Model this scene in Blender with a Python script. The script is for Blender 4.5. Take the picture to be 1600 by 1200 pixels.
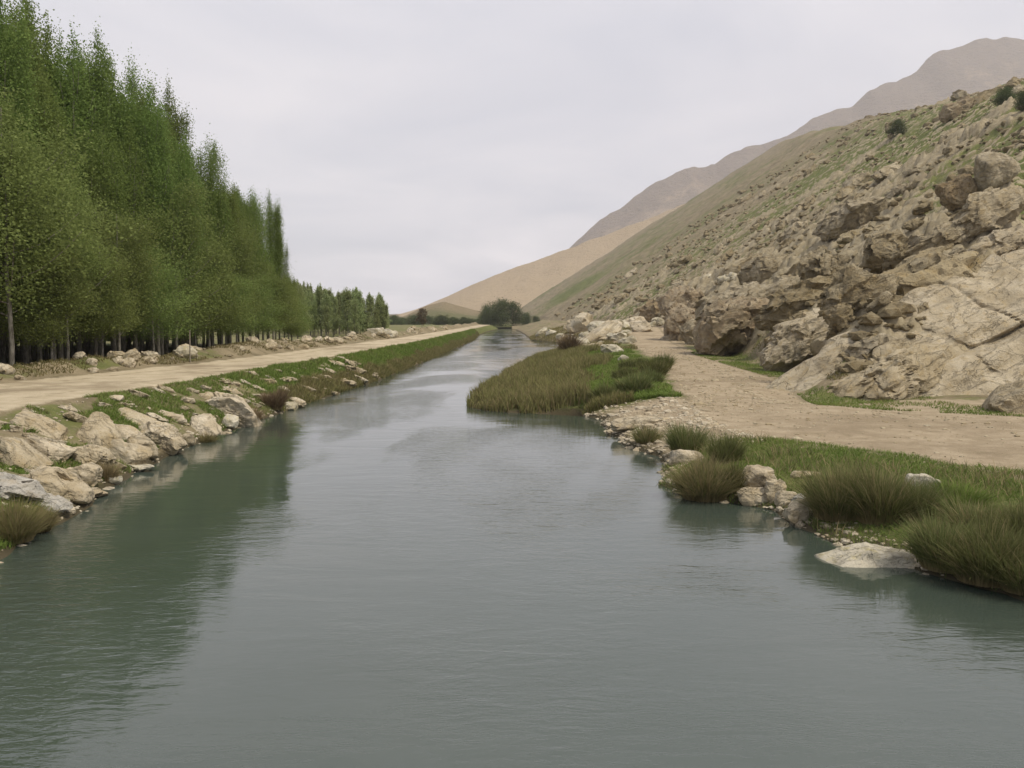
import bpy, bmesh, math, random
import numpy as np
from mathutils import Vector, Matrix

for _o in list(bpy.data.objects):
    bpy.data.objects.remove(_o)
S = bpy.context.scene
COL = S.collection
R = math.radians

# ------------------------------------------------------------------ camera, sky, sun, exposure
cam_data = bpy.data.cameras.new("camera")
cam_data.sensor_width = 36.0
cam_data.lens = 31.5
cam_data.clip_start = 0.1
cam_data.clip_end = 20000
cam = bpy.data.objects.new("camera", cam_data)
COL.objects.link(cam)
cam.location = (0, 0, 5.0)
cam.rotation_euler = (R(90 - 4.21), 0, 0)
S.camera = cam

SUN_EL, SUN_AZ = R(56), R(128)          # azimuth measured from +Y towards +X
world = bpy.data.worlds.new("World")
S.world = world
world.use_nodes = True
wn, wl = world.node_tree.nodes, world.node_tree.links
wn.clear()
w_out = wn.new("ShaderNodeOutputWorld")
w_mix = wn.new("ShaderNodeMixShader")
w_sky = wn.new("ShaderNodeTexSky")
w_sky.sky_type = 'NISHITA'
w_sky.sun_disc = False
w_sky.sun_elevation = SUN_EL
w_sky.sun_rotation = SUN_AZ
w_sky.dust_density = 3.0
w_bg1 = wn.new("ShaderNodeBackground"); w_bg1.inputs[1].default_value = 0.10
w_bg2 = wn.new("ShaderNodeBackground"); w_bg2.inputs[1].default_value = 1.0
wl.new(w_sky.outputs[0], w_bg1.inputs[0])
w_tc = wn.new("ShaderNodeTexCoord")
w_sep = wn.new("ShaderNodeSeparateXYZ"); wl.new(w_tc.outputs["Generated"], w_sep.inputs[0])
w_add = wn.new("ShaderNodeMath"); w_add.operation = 'ADD'; w_add.inputs[1].default_value = 0.16
w_abs = wn.new("ShaderNodeMath"); w_abs.operation = 'ABSOLUTE'
wl.new(w_sep.outputs[2], w_abs.inputs[0]); wl.new(w_abs.outputs[0], w_add.inputs[0])
w_div = wn.new("ShaderNodeVectorMath"); w_div.operation = 'DIVIDE'
w_cmb = wn.new("ShaderNodeCombineXYZ")
for i in range(3): wl.new(w_add.outputs[0], w_cmb.inputs[i])
wl.new(w_tc.outputs["Generated"], w_div.inputs[0]); wl.new(w_cmb.outputs[0], w_div.inputs[1])
w_noi = wn.new("ShaderNodeTexNoise"); w_noi.inputs["Scale"].default_value = 1.1
w_noi.inputs["Detail"].default_value = 8; w_noi.inputs["Roughness"].default_value = 0.52
w_noi.inputs["Distortion"].default_value = 0.5
wl.new(w_div.outputs[0], w_noi.inputs["Vector"])
w_cr = wn.new("ShaderNodeValToRGB")                    # cloud sheet: thin (bluish) to thick (pale)
w_cr.color_ramp.elements[0].position = 0.30; w_cr.color_ramp.elements[0].color = (0.680, 0.698, 0.785, 1)
w_cr.color_ramp.elements[1].position = 0.68; w_cr.color_ramp.elements[1].color = (0.865, 0.845, 0.890, 1)
wl.new(w_noi.outputs[0], w_cr.inputs[0])
wl.new(w_cr.outputs[0], w_bg2.inputs[0])
w_mr = wn.new("ShaderNodeMapRange")
w_mr.inputs[1].default_value = 0.3; w_mr.inputs[2].default_value = 0.7
w_mr.inputs[3].default_value = 0.86; w_mr.inputs[4].default_value = 1.0
wl.new(w_noi.outputs[0], w_mr.inputs[0])
w_el = wn.new("ShaderNodeMapRange")                # the sheet thins overhead
w_el.inputs[1].default_value = 0.03; w_el.inputs[2].default_value = 0.45; w_el.inputs[3].default_value = 1.0; w_el.inputs[4].default_value = 0.80
wl.new(w_abs.outputs[0], w_el.inputs[0])
w_mu = wn.new("ShaderNodeMath"); w_mu.operation = 'MULTIPLY'
wl.new(w_mr.outputs[0], w_mu.inputs[0]); wl.new(w_el.outputs[0], w_mu.inputs[1])
wl.new(w_mu.outputs[0], w_mix.inputs[0])
wl.new(w_bg1.outputs[0], w_mix.inputs[1]); wl.new(w_bg2.outputs[0], w_mix.inputs[2])
wl.new(w_mix.outputs[0], w_out.inputs[0])

sun_data = bpy.data.lights.new("sun", 'SUN')
sun_data.energy = 2.5
sun_data.angle = R(10)
sun_data.color = (1.0, 0.92, 0.76)
sun = bpy.data.objects.new("sun", sun_data)
COL.objects.link(sun)
_sd = Vector((math.sin(SUN_AZ) * math.cos(SUN_EL), math.cos(SUN_AZ) * math.cos(SUN_EL), math.sin(SUN_EL)))
sun.rotation_euler = (-_sd).to_track_quat('-Z', 'Y').to_euler()
sun.location = (30, -30, 60)

S.view_settings.view_transform = 'Standard'
S.view_settings.look = 'None'
S.view_settings.exposure = 0.18
S.view_settings.gamma = 1.0
S.view_settings.use_curve_mapping = False
S.render.engine = 'CYCLES'
S.cycles.use_denoising = True
S.cycles.max_bounces = 7
S.cycles.diffuse_bounces = 5
S.cycles.glossy_bounces = 3
S.cycles.transmission_bounces = 5
S.cycles.volume_bounces = 2
S.cycles.caustics_reflective = False
S.cycles.caustics_refractive = False

# ------------------------------------------------------------------ noise and the lie of the land
def _hash(ix, iy, iz, seed):
    h = (ix.astype(np.int64) * 374761393 + iy.astype(np.int64) * 668265263 + iz.astype(np.int64) * 2147483647 + seed * 974711) & 0xffffffff
    h = ((h ^ (h >> 13)) * 1274126177) & 0xffffffff
    h = ((h ^ (h >> 16)) * 2246822519) & 0xffffffff
    return ((h ^ (h >> 15)) & 0xffffff) / float(0xffffff)

def vnoise(x, y, z=None, seed=0):
    x = np.asarray(x, float); y = np.asarray(y, float)
    ix, iy = np.floor(x), np.floor(y)
    fx, fy = x - ix, y - iy
    fx = fx * fx * fx * (fx * (fx * 6 - 15) + 10); fy = fy * fy * fy * (fy * (fy * 6 - 15) + 10)
    if z is None:
        zz = np.zeros_like(ix)
        a = _hash(ix, iy, zz, seed); b = _hash(ix + 1, iy, zz, seed)
        c = _hash(ix, iy + 1, zz, seed); d = _hash(ix + 1, iy + 1, zz, seed)
        return (a * (1 - fx) + b * fx) * (1 - fy) + (c * (1 - fx) + d * fx) * fy
    z = np.asarray(z, float); iz = np.floor(z); fz = z - iz; fz = fz * fz * (3 - 2 * fz)
    o = 0
    for k in (0, 1):
        a = _hash(ix, iy, iz + k, seed); b = _hash(ix + 1, iy, iz + k, seed)
        c = _hash(ix, iy + 1, iz + k, seed); d = _hash(ix + 1, iy + 1, iz + k, seed)
        o = o + ((a * (1 - fx) + b * fx) * (1 - fy) + (c * (1 - fx) + d * fx) * fy) * (fz if k else 1 - fz)
    return o

def fbm(x, y, octaves=4, seed=0, z=None, gain=0.5):
    s, amp, tot, f = 0, 1.0, 0.0, 1.0
    for k in range(octaves):
        s = s + amp * (vnoise(x * f, y * f, None if z is None else z * f, seed + 17 * k) - 0.5)
        tot += amp; amp *= gain; f *= 2.03
    return s / tot * 2.0                      # about -1 .. 1

def sstep(a, b, x):
    t = np.clip((np.asarray(x, float) - a) / (b - a), 0, 1)
    return t * t * (3 - 2 * t)

def smin(a, b, k):
    h = np.clip(0.5 + 0.5 * (b - a) / k, 0, 1)
    return b * (1 - h) + a * h - k * h * (1 - h)

def smax(a, b, k):
    return -smin(-a, -b, k)

def worley(x, y, seed=0):
    """distance to nearest and second feature, random value of the nearest cell"""
    ix, iy = np.floor(x), np.floor(y)
    d1 = np.full(np.shape(x), 9.0); d2 = np.full(np.shape(x), 9.0); ox = np.zeros(np.shape(x)); oy = np.zeros(np.shape(x)); idv = np.zeros(np.shape(x))
    z0 = np.zeros_like(ix)
    for dx in (-1, 0, 1):
        for dy in (-1, 0, 1):
            cx, cy = ix + dx, iy + dy
            px = cx + 0.1 + 0.8 * _hash(cx, cy, z0, seed); py = cy + 0.1 + 0.8 * _hash(cx, cy, z0, seed + 5)
            d = np.hypot(px - x, py - y)
            nearer = d < d1
            d2 = np.where(nearer, d1, np.minimum(d2, d))
            idv = np.where(nearer, _hash(cx, cy, z0, seed + 9), idv)
            ox = np.where(nearer, x - px, ox); oy = np.where(nearer, y - py, oy)
            d1 = np.where(nearer, d, d1)
    return d1, d2, idv, ox, oy

def pl(tab):
    ys = np.array([t[0] for t in tab], float); xs = np.array([t[1] for t in tab], float)
    return lambda y: np.interp(y, ys, xs)

# the plan, in metres: x across the valley, y up the river
shore_left = pl([(-10, -10.0), (10, -10.2), (18.7, -10.7), (23, -11.4), (32, -12.7), (40, -12.6), (52, -12.1), (70, -10.9), (110, -9.9), (200, -8.6), (260, -9.5), (330, -9), (400, -6), (1300, -6)])
road_near = pl([(-10, -19.5), (15, -18.0), (29.4, -16.8), (56, -15.3), (69, -14.4), (95, -13.7), (123, -12.4), (233, -11.4), (400, -10.0), (1300, -10)])
road_far = pl([(-10, -27.0), (15, -26), (41, -23.0), (55, -20.8), (71, -19.5), (110, -18.0), (135, -16.6), (253, -15.0), (400, -14.2), (1300, -14.2)])
shore_right = pl([(-10, 13), (10, 12), (14, 9.8), (16, 9.0), (17.3, 8.1), (19.7, 7.2), (23, 6.9), (23.9, 6.0), (25.2, 5.0), (26.6, 4.4), (29, 5.0), (31.8, 5.3), (36, 4.4), (39, 4.2), (44.5, 4.4), (45.4, 3.6), (46.3, 1.4), (48, -1.0), (50, -2.2), (54, -2.5), (63.6, -1.8), (75, -1.0), (87, 0.2), (110, 2.6), (123, 4.6), (140, 9.0), (165, 11.5), (182, 9.0), (200, 4.5), (260, 4.0), (330, 3.0), (372, 2.0), (1300, 2.0)])
track_left = pl([(-10, 30), (14, 22), (19, 17.2), (22.5, 13.6), (26.1, 11.2), (29.4, 8.6), (34, 8.0), (39.6, 8.2), (50, 9.0), (60, 10.4), (67.5, 11.6), (90, 14.0), (115, 15.4), (140, 18.0), (160, 22.0), (200, 24), (300, 26), (1300, 28)])
track_right = pl([(-10, 70), (14, 60), (26, 46), (30, 36), (34, 26), (37, 20.5), (39.5, 16.2), (42, 14.2), (48, 15.0), (54.7, 16.8), (70, 17.6), (95, 19.2), (120, 21.2), (140, 23.4), (160, 26.0), (200, 28), (300, 30), (1300, 32)])
hill_foot = pl([(-10, 60), (30, 40), (42, 15.0), (47, 15.5), (55, 18.0), (64, 21.3), (83, 22.6), (96, 23.8), (104, 25.0), (120, 26.0), (140, 27.0), (170, 28.5), (250, 28), (400, 25), (700, 18), (1000, 6), (1300, -10)])
hill_slope = pl([(0, .62), (120, .64), (400, .665), (1000, .648), (1300, .64)])
right_level = pl([(-10, .9), (95, .95), (120, 1.6), (140, 2.6), (160, 3.4), (400, 3.5), (1300, 3.5)])
left_level = pl([(-10, 2.0), (1300, 2.0)])

def left_height(x, y):
    d = shore_left(y) - x                      # metres back from the water
    d = d + .35 * fbm(x * .0 + 3, y * .55, 4, 2) * (np.abs(d) < 6) * (1 - np.abs(d) / 6)
    w = np.maximum(shore_left(y) - road_near(y), 1.0)
    t = d / w
    z = np.where(t < 0, np.maximum(-1.2, d * 0.5), 2.0 * np.clip(t, 0, 1) ** 0.72)
    rough = sstep(0.0, 0.15, t) * (1 - sstep(0.85, 1.0, t))
    z = z + rough * 0.22 * fbm(x * 0.7, y * 0.7, 4, 3)
    db = road_far(y) - x                       # behind the road: an earth berm
    on_road = sstep(0.9, 1.05, t) * (1 - sstep(-0.2, 0.3, db))
    z = z + on_road * (0.035 * fbm(x * 0.8, y * 0.12, 3, 8))
    lump = 0.85 + 0.55 * fbm(y * 0.10, x * 0.10, 3, 21) + 0.30 * fbm(y * 0.45, x * 0.5, 3, 22)
    berm = np.exp(-((db - 2.3) / 1.45) ** 2) * np.maximum(lump, 0.15)
    z = z + berm + sstep(0.2, 1.5, db) * 0.10 * fbm(x * 1.3, y * 1.3, 3, 4) * (1 - sstep(6, 12, db))
    z = z - 0.10 * sstep(4, 8, db) + sstep(6, 14, db) * 0.12 * fbm(x * .2, y * .2, 3, 6)
    return z

def hill_raw(x, y):
    p1 = hill_slope(y) * (x - hill_foot(y))
    p2 = 0.70 * (y - (43.5 + (x - 14.5) * 0.65))
    h = smin(p1, p2, 3.0)
    return smin(h, 20 + 0.180 * np.maximum(y, 60) + 4 * fbm(x * .012, y * .012, 3, 61), 9.0)

LEDGE_U = (0.944, -0.330)                       # along the ledges on the map
def right_height(x, y, masks=False):
    x = np.asarray(x, float); y = np.asarray(y, float)
    d = x - shore_right(y)
    d = d + (.40 + .75 * sstep(45, 50, y) * (1 - sstep(110, 130, y))) * fbm(x * .5, y * .6, 4, 32) * (np.abs(d) < 5) * (1 - np.abs(d) / 5)
    d = d - 6.5 * np.exp(-((x - 3.0) / 1.5) ** 2 - ((y - 47.1) / 1.1) ** 2)
    lvl = right_level(y)
    wb = np.clip((track_left(y) - shore_right(y)) * 0.8, 2.2, 12)
    t = np.clip(d / wb, 0, 1)
    tongue = sstep(45, 49, y) * (1 - sstep(118, 128, y))
    prof = t ** 0.65 * (1 - tongue) + t ** 1.4 * tongue
    z = np.where(d < 0, np.maximum(-1.2, d * 0.45), lvl * prof + 0.10 * tongue * sstep(0, .8, d))
    z = np.maximum(z, -1.2 + 2.5 * sstep(376, 402, y) - .9 * (y < 372))
    bankish = sstep(0.05, 0.3, t) * (1 - sstep(-1.0, 0.5, x - track_left(y)))
    z = z + bankish * (0.14 * fbm(x * 0.6, y * 0.6, 4, 33) + 0.35 * sstep(110, 140, y) * fbm(x * 0.35, y * 0.3, 3, 35))
    on_track = sstep(-0.5, 0.6, x - track_left(y)) * (1 - sstep(-0.4, 0.6, x - track_right(y)))
    z = z + on_track * (0.075 * fbm(x * 0.5, y * 0.5, 4, 36) + 0.012 * fbm(x * 3, y * 3, 2, 37))
    hr = hill_raw(x, y)
    h = smax(hr, np.zeros_like(hr), 1.2) - 0.3 * np.exp(-(hr / 1.0) ** 2)
    inside = sstep(0.0, 1.6, hr)
    # rock ledges that climb the slope, steep on their far side
    big = fbm(x * 0.012, y * 0.012, 3, 41)
    wx = x + 2.2 * fbm(x * .11, y * .11, 3, 42); wy = y + 2.2 * fbm(x * .11, y * .11, 3, 43)
    v = wx * 0.330 + wy * 0.944; u = wx * LEDGE_U[0] + wy * LEDGE_U[1]
    near = 1 - sstep(220, 620, y)
    rocky = sstep(-0.35, 0.25, fbm(x * .028, y * .020, 3, 44) + 0.95 * (1 - sstep(24, 62, hr + .22 * y)) - 0.40)
    def saw(q, cut=0.80):
        f = q - np.floor(q)
        return np.where(f < cut, f / cut, 1 - (f - cut) / (1 - cut)) 
    m1 = sstep(-0.15, 0.5, fbm(u * .06, np.floor(v / 7.5) * 3.7, 2, 45))
    m2 = sstep(-0.2, 0.4, fbm(u * .15, np.floor(v / 2.6) * 3.1, 2, 46))
    ledge = 1.7 * saw(v / 7.5) * m1 + 0.75 * saw(v / 2.6 + .3) * m2
    # rounded blocks
    d1, d2, idv, ox, oy = worley(u / 3.6, v / 1.9, 47)
    k1 = np.clip((d2 - d1) * 4.0, 0, 1)
    blk = np.where(idv > 0.50, np.clip(0.25 + 0.7 * idv + (np.sin(idv * 91) * .7 - .1) * ox + (np.sin(idv * 57) * .5 + .75) * oy, 0.0, 1.6) * k1 ** .5, 0.10 * k1)
    e1, e2, ide, ex, ey = worley(u / 1.25 + 7, v / 0.70, 48)
    k2 = np.clip((e2 - e1) * 3.0, 0, 1)
    sm = np.where(ide > 0.5, np.clip(0.36 * ide + .35 * np.sin(ide * 77) * ex + (.25 + .25 * np.sin(ide * 43)) * ey, 0, .7) * k2 ** 0.5, 0)
    rough = 0.22 * fbm(x * .9, y * .9, 4, 49)
    amp = inside * near * (0.25 + 0.75 * rocky)
    det = amp * (ledge + blk * 1.3 + sm * 1.3 + rough)
    far = inside * (1 - near) * (2.6 * fbm(x * .035, y * .02, 5, 50) + 1.3 * fbm(x * .16, y * .08, 4, 52) + 0.6)
    loose = inside * near * (1 - rocky) * (0.35 * np.where(ide > 0.72, k2 ** .5, 0) + 0.35 * fbm(x * .25, y * .25, 4, 51))
    zz = z + h + det + far + loose + inside * 1.2 * big
    if not masks:
        return zz
    rk = inside * near * np.clip(rocky * (sstep(0.1, 0.5, blk) * 0.8 + sstep(.3, .9, ledge) * .55 + sstep(.05, .2, sm) * .5), 0, 1)
    rk = np.maximum(rk, inside * near * (1 - rocky) * np.where(ide > 0.72, sstep(.2, .5, k2), 0) * .9)
    return zz, rk, inside, on_track, t, d, hr

def land_z(x, y):
    x = np.asarray(x, float); y = np.asarray(y, float)
    mid = 0.5 * (shore_left(y) + shore_right(y))
    return np.where((x < mid) & (y < 400), left_height(x, y), right_height(x, y))

def zat(x, y):
    return float(land_z(np.array([x]), np.array([y]))[0])

# ------------------------------------------------------------------ helpers
def mesh_np(name, V, F, mat=None, smooth=True, attrs=None):
    V = np.asarray(V, np.float32); F = np.asarray(F, np.int32)
    me = bpy.data.meshes.new(name)
    n, m, k = len(V), len(F), F.shape[1]
    me.vertices.add(n); me.vertices.foreach_set("co", V.ravel())
    me.loops.add(m * k); me.loops.foreach_set("vertex_index", F.ravel())
    me.polygons.add(m)
    me.polygons.foreach_set("loop_start", np.arange(0, m * k, k, dtype=np.int32))
    me.polygons.foreach_set("loop_total", np.full(m, k, np.int32))
    me.polygons.foreach_set("use_smooth", np.full(m, bool(smooth)))
    for an, av in (attrs or {}).items():
        av = np.asarray(av, np.float32)
        if av.ndim == 1:
            a = me.attributes.new(an, 'FLOAT', 'POINT'); a.data.foreach_set("value", av)
        else:
            a = me.attributes.new(an, 'FLOAT_COLOR', 'POINT')
            a.data.foreach_set("color", np.concatenate([av, np.ones((len(av), 1), np.float32)], 1).ravel())
    if mat: me.materials.append(mat)
    me.update(calc_edges=True)
    return me

def link(name, me, parent=None, loc=None, kind=None):
    o = bpy.data.objects.new(name, me); COL.objects.link(o)
    if parent: o.parent = parent
    if loc is not None: o.location = loc
    if kind: o["kind"] = kind
    return o

def tag(o, label, cat, group=None):
    o["label"] = label; o["category"] = cat
    if group: o["group"] = group
    return o

class NT:
    """a small node-tree builder"""
    def __init__(s, name):
        s.m = bpy.data.materials.new(name); s.m.use_nodes = True
        s.t = s.m.node_tree; s.t.nodes.clear()
        s.out = s.n("ShaderNodeOutputMaterial")
    def n(s, typ, **kw):
        nd = s.t.nodes.new(typ)
        for k, v in kw.items(): setattr(nd, k, v)
        return nd
    def set(s, sock, v):
        if isinstance(v, bpy.types.NodeSocket): s.t.links.new(v, sock)
        elif isinstance(v, tuple) and len(v) == 3 and sock.type == 'RGBA': sock.default_value = (*v, 1)
        else: sock.default_value = v
    def pos(s):
        return s.n("ShaderNodeNewGeometry").outputs["Position"]
    def objc(s):
        return s.n("ShaderNodeTexCoord").outputs["Object"]
    def rnd(s):
        return s.n("ShaderNodeObjectInfo").outputs["Random"]
    def scale(s, v, xyz):
        nd = s.n("ShaderNodeVectorMath", operation='MULTIPLY'); s.set(nd.inputs[0], v); nd.inputs[1].default_value = xyz
        return nd.outputs[0]
    def noise(s, v, sc, det=4, rough=.55, dist=0.0):
        nd = s.n("ShaderNodeTexNoise"); s.set(nd.inputs["Vector"], v)
        nd.inputs["Scale"].default_value = sc; nd.inputs["Detail"].default_value = det
        nd.inputs["Roughness"].default_value = rough; nd.inputs["Distortion"].default_value = dist
        return nd.outputs[0]
    def vor(s, v, sc, feat='F1', out="Distance"):
        nd = s.n("ShaderNodeTexVoronoi", feature=feat); s.set(nd.inputs["Vector"], v); nd.inputs["Scale"].default_value = sc
        return nd.outputs[out]
    def math(s, op, a, b=0.0, clamp=False):
        nd = s.n("ShaderNodeMath", operation=op); nd.use_clamp = clamp
        s.set(nd.inputs[0], a); s.set(nd.inputs[1], b)
        return nd.outputs[0]
    def mr(s, v, a, b, c=0.0, d=1.0, sm=True):
        nd = s.n("ShaderNodeMapRange"); nd.interpolation_type = 'SMOOTHSTEP' if sm else 'LINEAR'
        s.set(nd.inputs[0], v)
        for i, q in enumerate((a, b, c, d)): nd.inputs[i + 1].default_value = q
        return nd.outputs[0]
    def mix(s, f, a, b, mode='MIX'):
        nd = s.n("ShaderNodeMix", data_type='RGBA', blend_type=mode)
        s.set(nd.inputs[0], f); s.set(nd.inputs[6], a); s.set(nd.inputs[7], b)
        return nd.outputs[2]
    def attr(s, name, out="Fac"):
        nd = s.n("ShaderNodeAttribute", attribute_name=name); return nd.outputs[out]
    def sep(s, c):
        nd = s.n("ShaderNodeSeparateColor"); s.set(nd.inputs[0], c); return nd.outputs
    def bump(s, h, strength, dist, prev=None):
        nd = s.n("ShaderNodeBump"); nd.inputs["Strength"].default_value = strength; nd.inputs["Distance"].default_value = dist
        s.set(nd.inputs["Height"], h)
        if prev is not None: s.t.links.new(prev, nd.inputs["Normal"])
        return nd.outputs[0]
    def bsdf(s, col, rough=.9, nrm=None, spec=.2, **kw):
        p = s.n("ShaderNodeBsdfPrincipled"); s.set(p.inputs["Base Color"], col); s.set(p.inputs["Roughness"], rough)
        p.inputs["Specular IOR Level"].default_value = spec
        for k, v in kw.items(): s.set(p.inputs[k], v)
        if nrm is not None: s.t.links.new(nrm, p.inputs["Normal"])
        return p
    def done(s, sh):
        s.t.links.new(sh.outputs[0], s.out.inputs[0]); return s.m

def leaf_mat(name, dark, light, brown=None, transl=.45):
    b = NT(name)
    t = b.attr("tint"); r = b.rnd()
    c = b.mix(t, dark, light)
    hs = b.n("ShaderNodeHueSaturation"); b.set(hs.inputs["Color"], c)
    b.set(hs.inputs["Hue"], b.mr(r, 0, 1, .482, .512, False)); b.set(hs.inputs["Value"], b.mr(r, 0, 1, .82, 1.18, False))
    c = hs.outputs[0]
    if brown is not None:
        c = b.mix(b.attr("dry"), c, brown)
    p = b.bsdf(c, .75, spec=.06)
    tr = b.n("ShaderNodeBsdfTranslucent"); b.set(tr.inputs[0], c)
    mx = b.n("ShaderNodeMixShader"); mx.inputs[0].default_value = transl
    b.t.links.new(p.outputs[0], mx.inputs[1]); b.t.links.new(tr.outputs[0], mx.inputs[2])
    return b.done(mx)

def rock_mat(name, base, pale, ochre, sc=1.0, lichen=.5, bumpd=.05):
    b = NT(name)
    v = b.objc(); r = b.rnd()
    off = b.n("ShaderNodeVectorMath", operation='ADD'); b.set(off.inputs[0], v)
    cm = b.n("ShaderNodeCombineXYZ"); b.set(cm.inputs[0], b.math('MULTIPLY', r, 37.0)); b.set(cm.inputs[1], b.math('MULTIPLY', r, 91.0))
    b.t.links.new(cm.outputs[0], off.inputs[1]); v = off.outputs[0]
    n1 = b.noise(v, .9 * sc, 6, .62, .4); n2 = b.noise(v, 3.1 * sc, 6, .68, .2); n3 = b.noise(v, 14 * sc, 5, .7)
    c = b.mix(b.mr(n1, .38, .64), base, pale)
    c = b.mix(b.math('MULTIPLY', b.mr(n2, .50, .66), .65), c, ochre)
    c = b.mix(b.math('MULTIPLY', b.mr(n3, .53, .68), lichen), c, (.115, .100, .070))
    st = b.noise(b.scale(v, (.35, .35, 3.2)), 1.7 * sc, 5, .65)
    c = b.mix(b.math('MULTIPLY', b.mr(st, .54, .66), .5), c, (.17, .148, .105))
    n4 = b.noise(v, 38 * sc, 3, .7); c = b.mix(b.math('MULTIPLY', b.mr(n4, .52, .66), .35), c, (.14, .122, .09))
    hs = b.n("ShaderNodeHueSaturation"); b.set(hs.inputs["Color"], c)
    b.set(hs.inputs["Value"], b.mr(r, 0, 1, .84, 1.14, False)); b.set(hs.inputs["Saturation"], b.mr(r, 0, 1, 1.12, .88, False))
    pit = b.vor(v, 5.5 * sc); pitm = b.math('MULTIPLY', b.mr(pit, .06, .22, 1, 0), b.mr(n2, .46, .58))
    ck = b.math('ABSOLUTE', b.math('SUBTRACT', b.noise(b.scale(v, (.6, 1.4, 1.0)), 1.15 * sc, 5, .6, .5), .5))
    ckm = b.mr(ck, .004, .020, 1, 0)
    h = b.math('ADD', b.math('MULTIPLY', n2, .8), b.math('MULTIPLY', n3, .5))
    h = b.math('ADD', h, b.math('MULTIPLY', st, .7))
    h = b.math('SUBTRACT', h, b.math('ADD', b.math('MULTIPLY', pitm, .35), b.math('MULTIPLY', ckm, .5)))
    nr = b.bump(h, 1.0, bumpd * 2.2)
    return b.done(b.bsdf(hs.outputs[0], .93, nr, spec=.15))

def ground_mat(name, dirt_a=(.330, .262, .172), dirt_b=(.425, .345, .238)):
    """earth, turf, rock and trodden dirt, blended by the land's own masks (r turf, g rock, b dirt)"""
    b = NT(name)
    v = b.pos()
    m = b.sep(b.attr("cover", "Color"))
    nb = b.noise(v, .22, 5, .6, .3); nm = b.noise(v, 1.1, 6, .65, .2); nf = b.noise(v, 6.5, 5, .7); ng = b.noise(v, 28, 3, .7)
    soil = b.mix(b.mr(nb, .35, .65), (.200, .165, .098), (.290, .235, .150))
    soil = b.mix(b.math('MULTIPLY', b.mr(nf, .50, .72), .55), soil, (.40, .335, .235))
    soil = b.mix(b.math('MULTIPLY', b.mr(nm, .56, .74), .5), soil, (.19, .145, .09))
    dirt = b.mix(b.mr(nm, .35, .68), dirt_a, dirt_b)
    peb = b.vor(v, 7.5); dirt = b.mix(b.math('MULTIPLY', b.mr(peb, .0, .30, 1, 0), b.mr(nf, .48, .62)), dirt, (.50, .425, .325))
    dirt = b.mix(b.math('MULTIPLY', b.mr(nb, .46, .66), .7), dirt, (.25, .195, .125))
    dirt = b.mix(b.math('MULTIPLY', b.mr(ng, .54, .68), .5), dirt, (.24, .19, .14)); dirt = b.mix(b.math('MULTIPLY', b.mr(nf, .56, .7), .45), dirt, (.50, .43, .33))
    nh = b.noise(v, .42, 6, .72, .3); soil = b.mix(b.math('MULTIPLY', b.mr(nh, .52, .64), .6), soil, (.12, .100, .058))
    np_ = b.noise(v, .105, 5, .7, .2); soil = b.mix(b.math('MULTIPLY', b.mr(np_, .50, .62), .35), soil, (.16, .125, .075))
    turf = b.mix(b.mr(nm, .36, .66), (.088, .112, .034), (.165, .170, .060))
    turf = b.mix(b.math('MULTIPLY', b.mr(nf, .5, .7), .6), turf, (.225, .190, .095))
    rock = b.mix(b.mr(nm, .34, .66), (.265, .220, .138), (.395, .335, .228))
    rock = b.mix(b.math('MULTIPLY', b.mr(nf, .52, .68), .6), rock, (.190, .158, .108))
    rock = b.mix(b.math('MULTIPLY', b.mr(ng, .54, .7), .4), rock, (.12, .105, .072))
    def edge(mask, n, soft):
        q = b.math('ADD', mask, b.math('MULTIPLY', b.math('SUBTRACT', n, .5), 1.3))
        return b.mr(q, .5 - soft, .5 + soft)
    c = b.mix(edge(m[0], nm, .22), soil, turf)
    c = b.mix(edge(m[2], nm, .25), c, dirt)
    c = b.mix(edge(m[1], nf, .16), c, rock)
    zz = b.n('ShaderNodeSeparateXYZ'); b.set(zz.inputs[0], v)
    wet = b.mr(b.math('ADD', zz.outputs[2], b.math('MULTIPLY', b.math('SUBTRACT', nm, .5), .25)), .10, .26, .82, 0)
    c = b.mix(wet, c, (.052, .044, .026))
    h = b.math('ADD', b.math('MULTIPLY', nf, .7), b.math('MULTIPLY', ng, .35)); h = b.math('ADD', h, b.math('MULTIPLY', nm, .8))
    nr = b.bump(h, 1.0, .10)
    return b.done(b.bsdf(c, .95, nr, spec=.1))

def hill_mat(name, lo, hi, band, z0, z1, sc):
    b = NT(name)
    v = b.pos()
    n1 = b.noise(v, .010 * sc, 7, .62, .4); n2 = b.noise(b.scale(v, (1, 1, 2.2)), .045 * sc, 6, .68)
    z = b.n("ShaderNodeSeparateXYZ"); b.set(z.inputs[0], v)
    zz = b.math('ADD', b.sep(b.attr('cover', 'Color'))[0], b.math('MULTIPLY', b.math('SUBTRACT', n1, .5), .8))
    c = b.mix(b.mr(zz, z0, z1), lo, hi)
    c = b.mix(b.math('MULTIPLY', b.mr(n2, .48, .66), .6), c, band)
    n3 = b.noise(v, .11 * sc, 6, .72); c = b.mix(b.math('MULTIPLY', b.mr(n3, .5, .66), .35), c, band)
    nr = b.bump(b.math('ADD', n2, b.math('MULTIPLY', n3, .5)), 1.0, 16.0 / sc)
    return b.done(b.bsdf(c, .95, nr, spec=.05))

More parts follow.
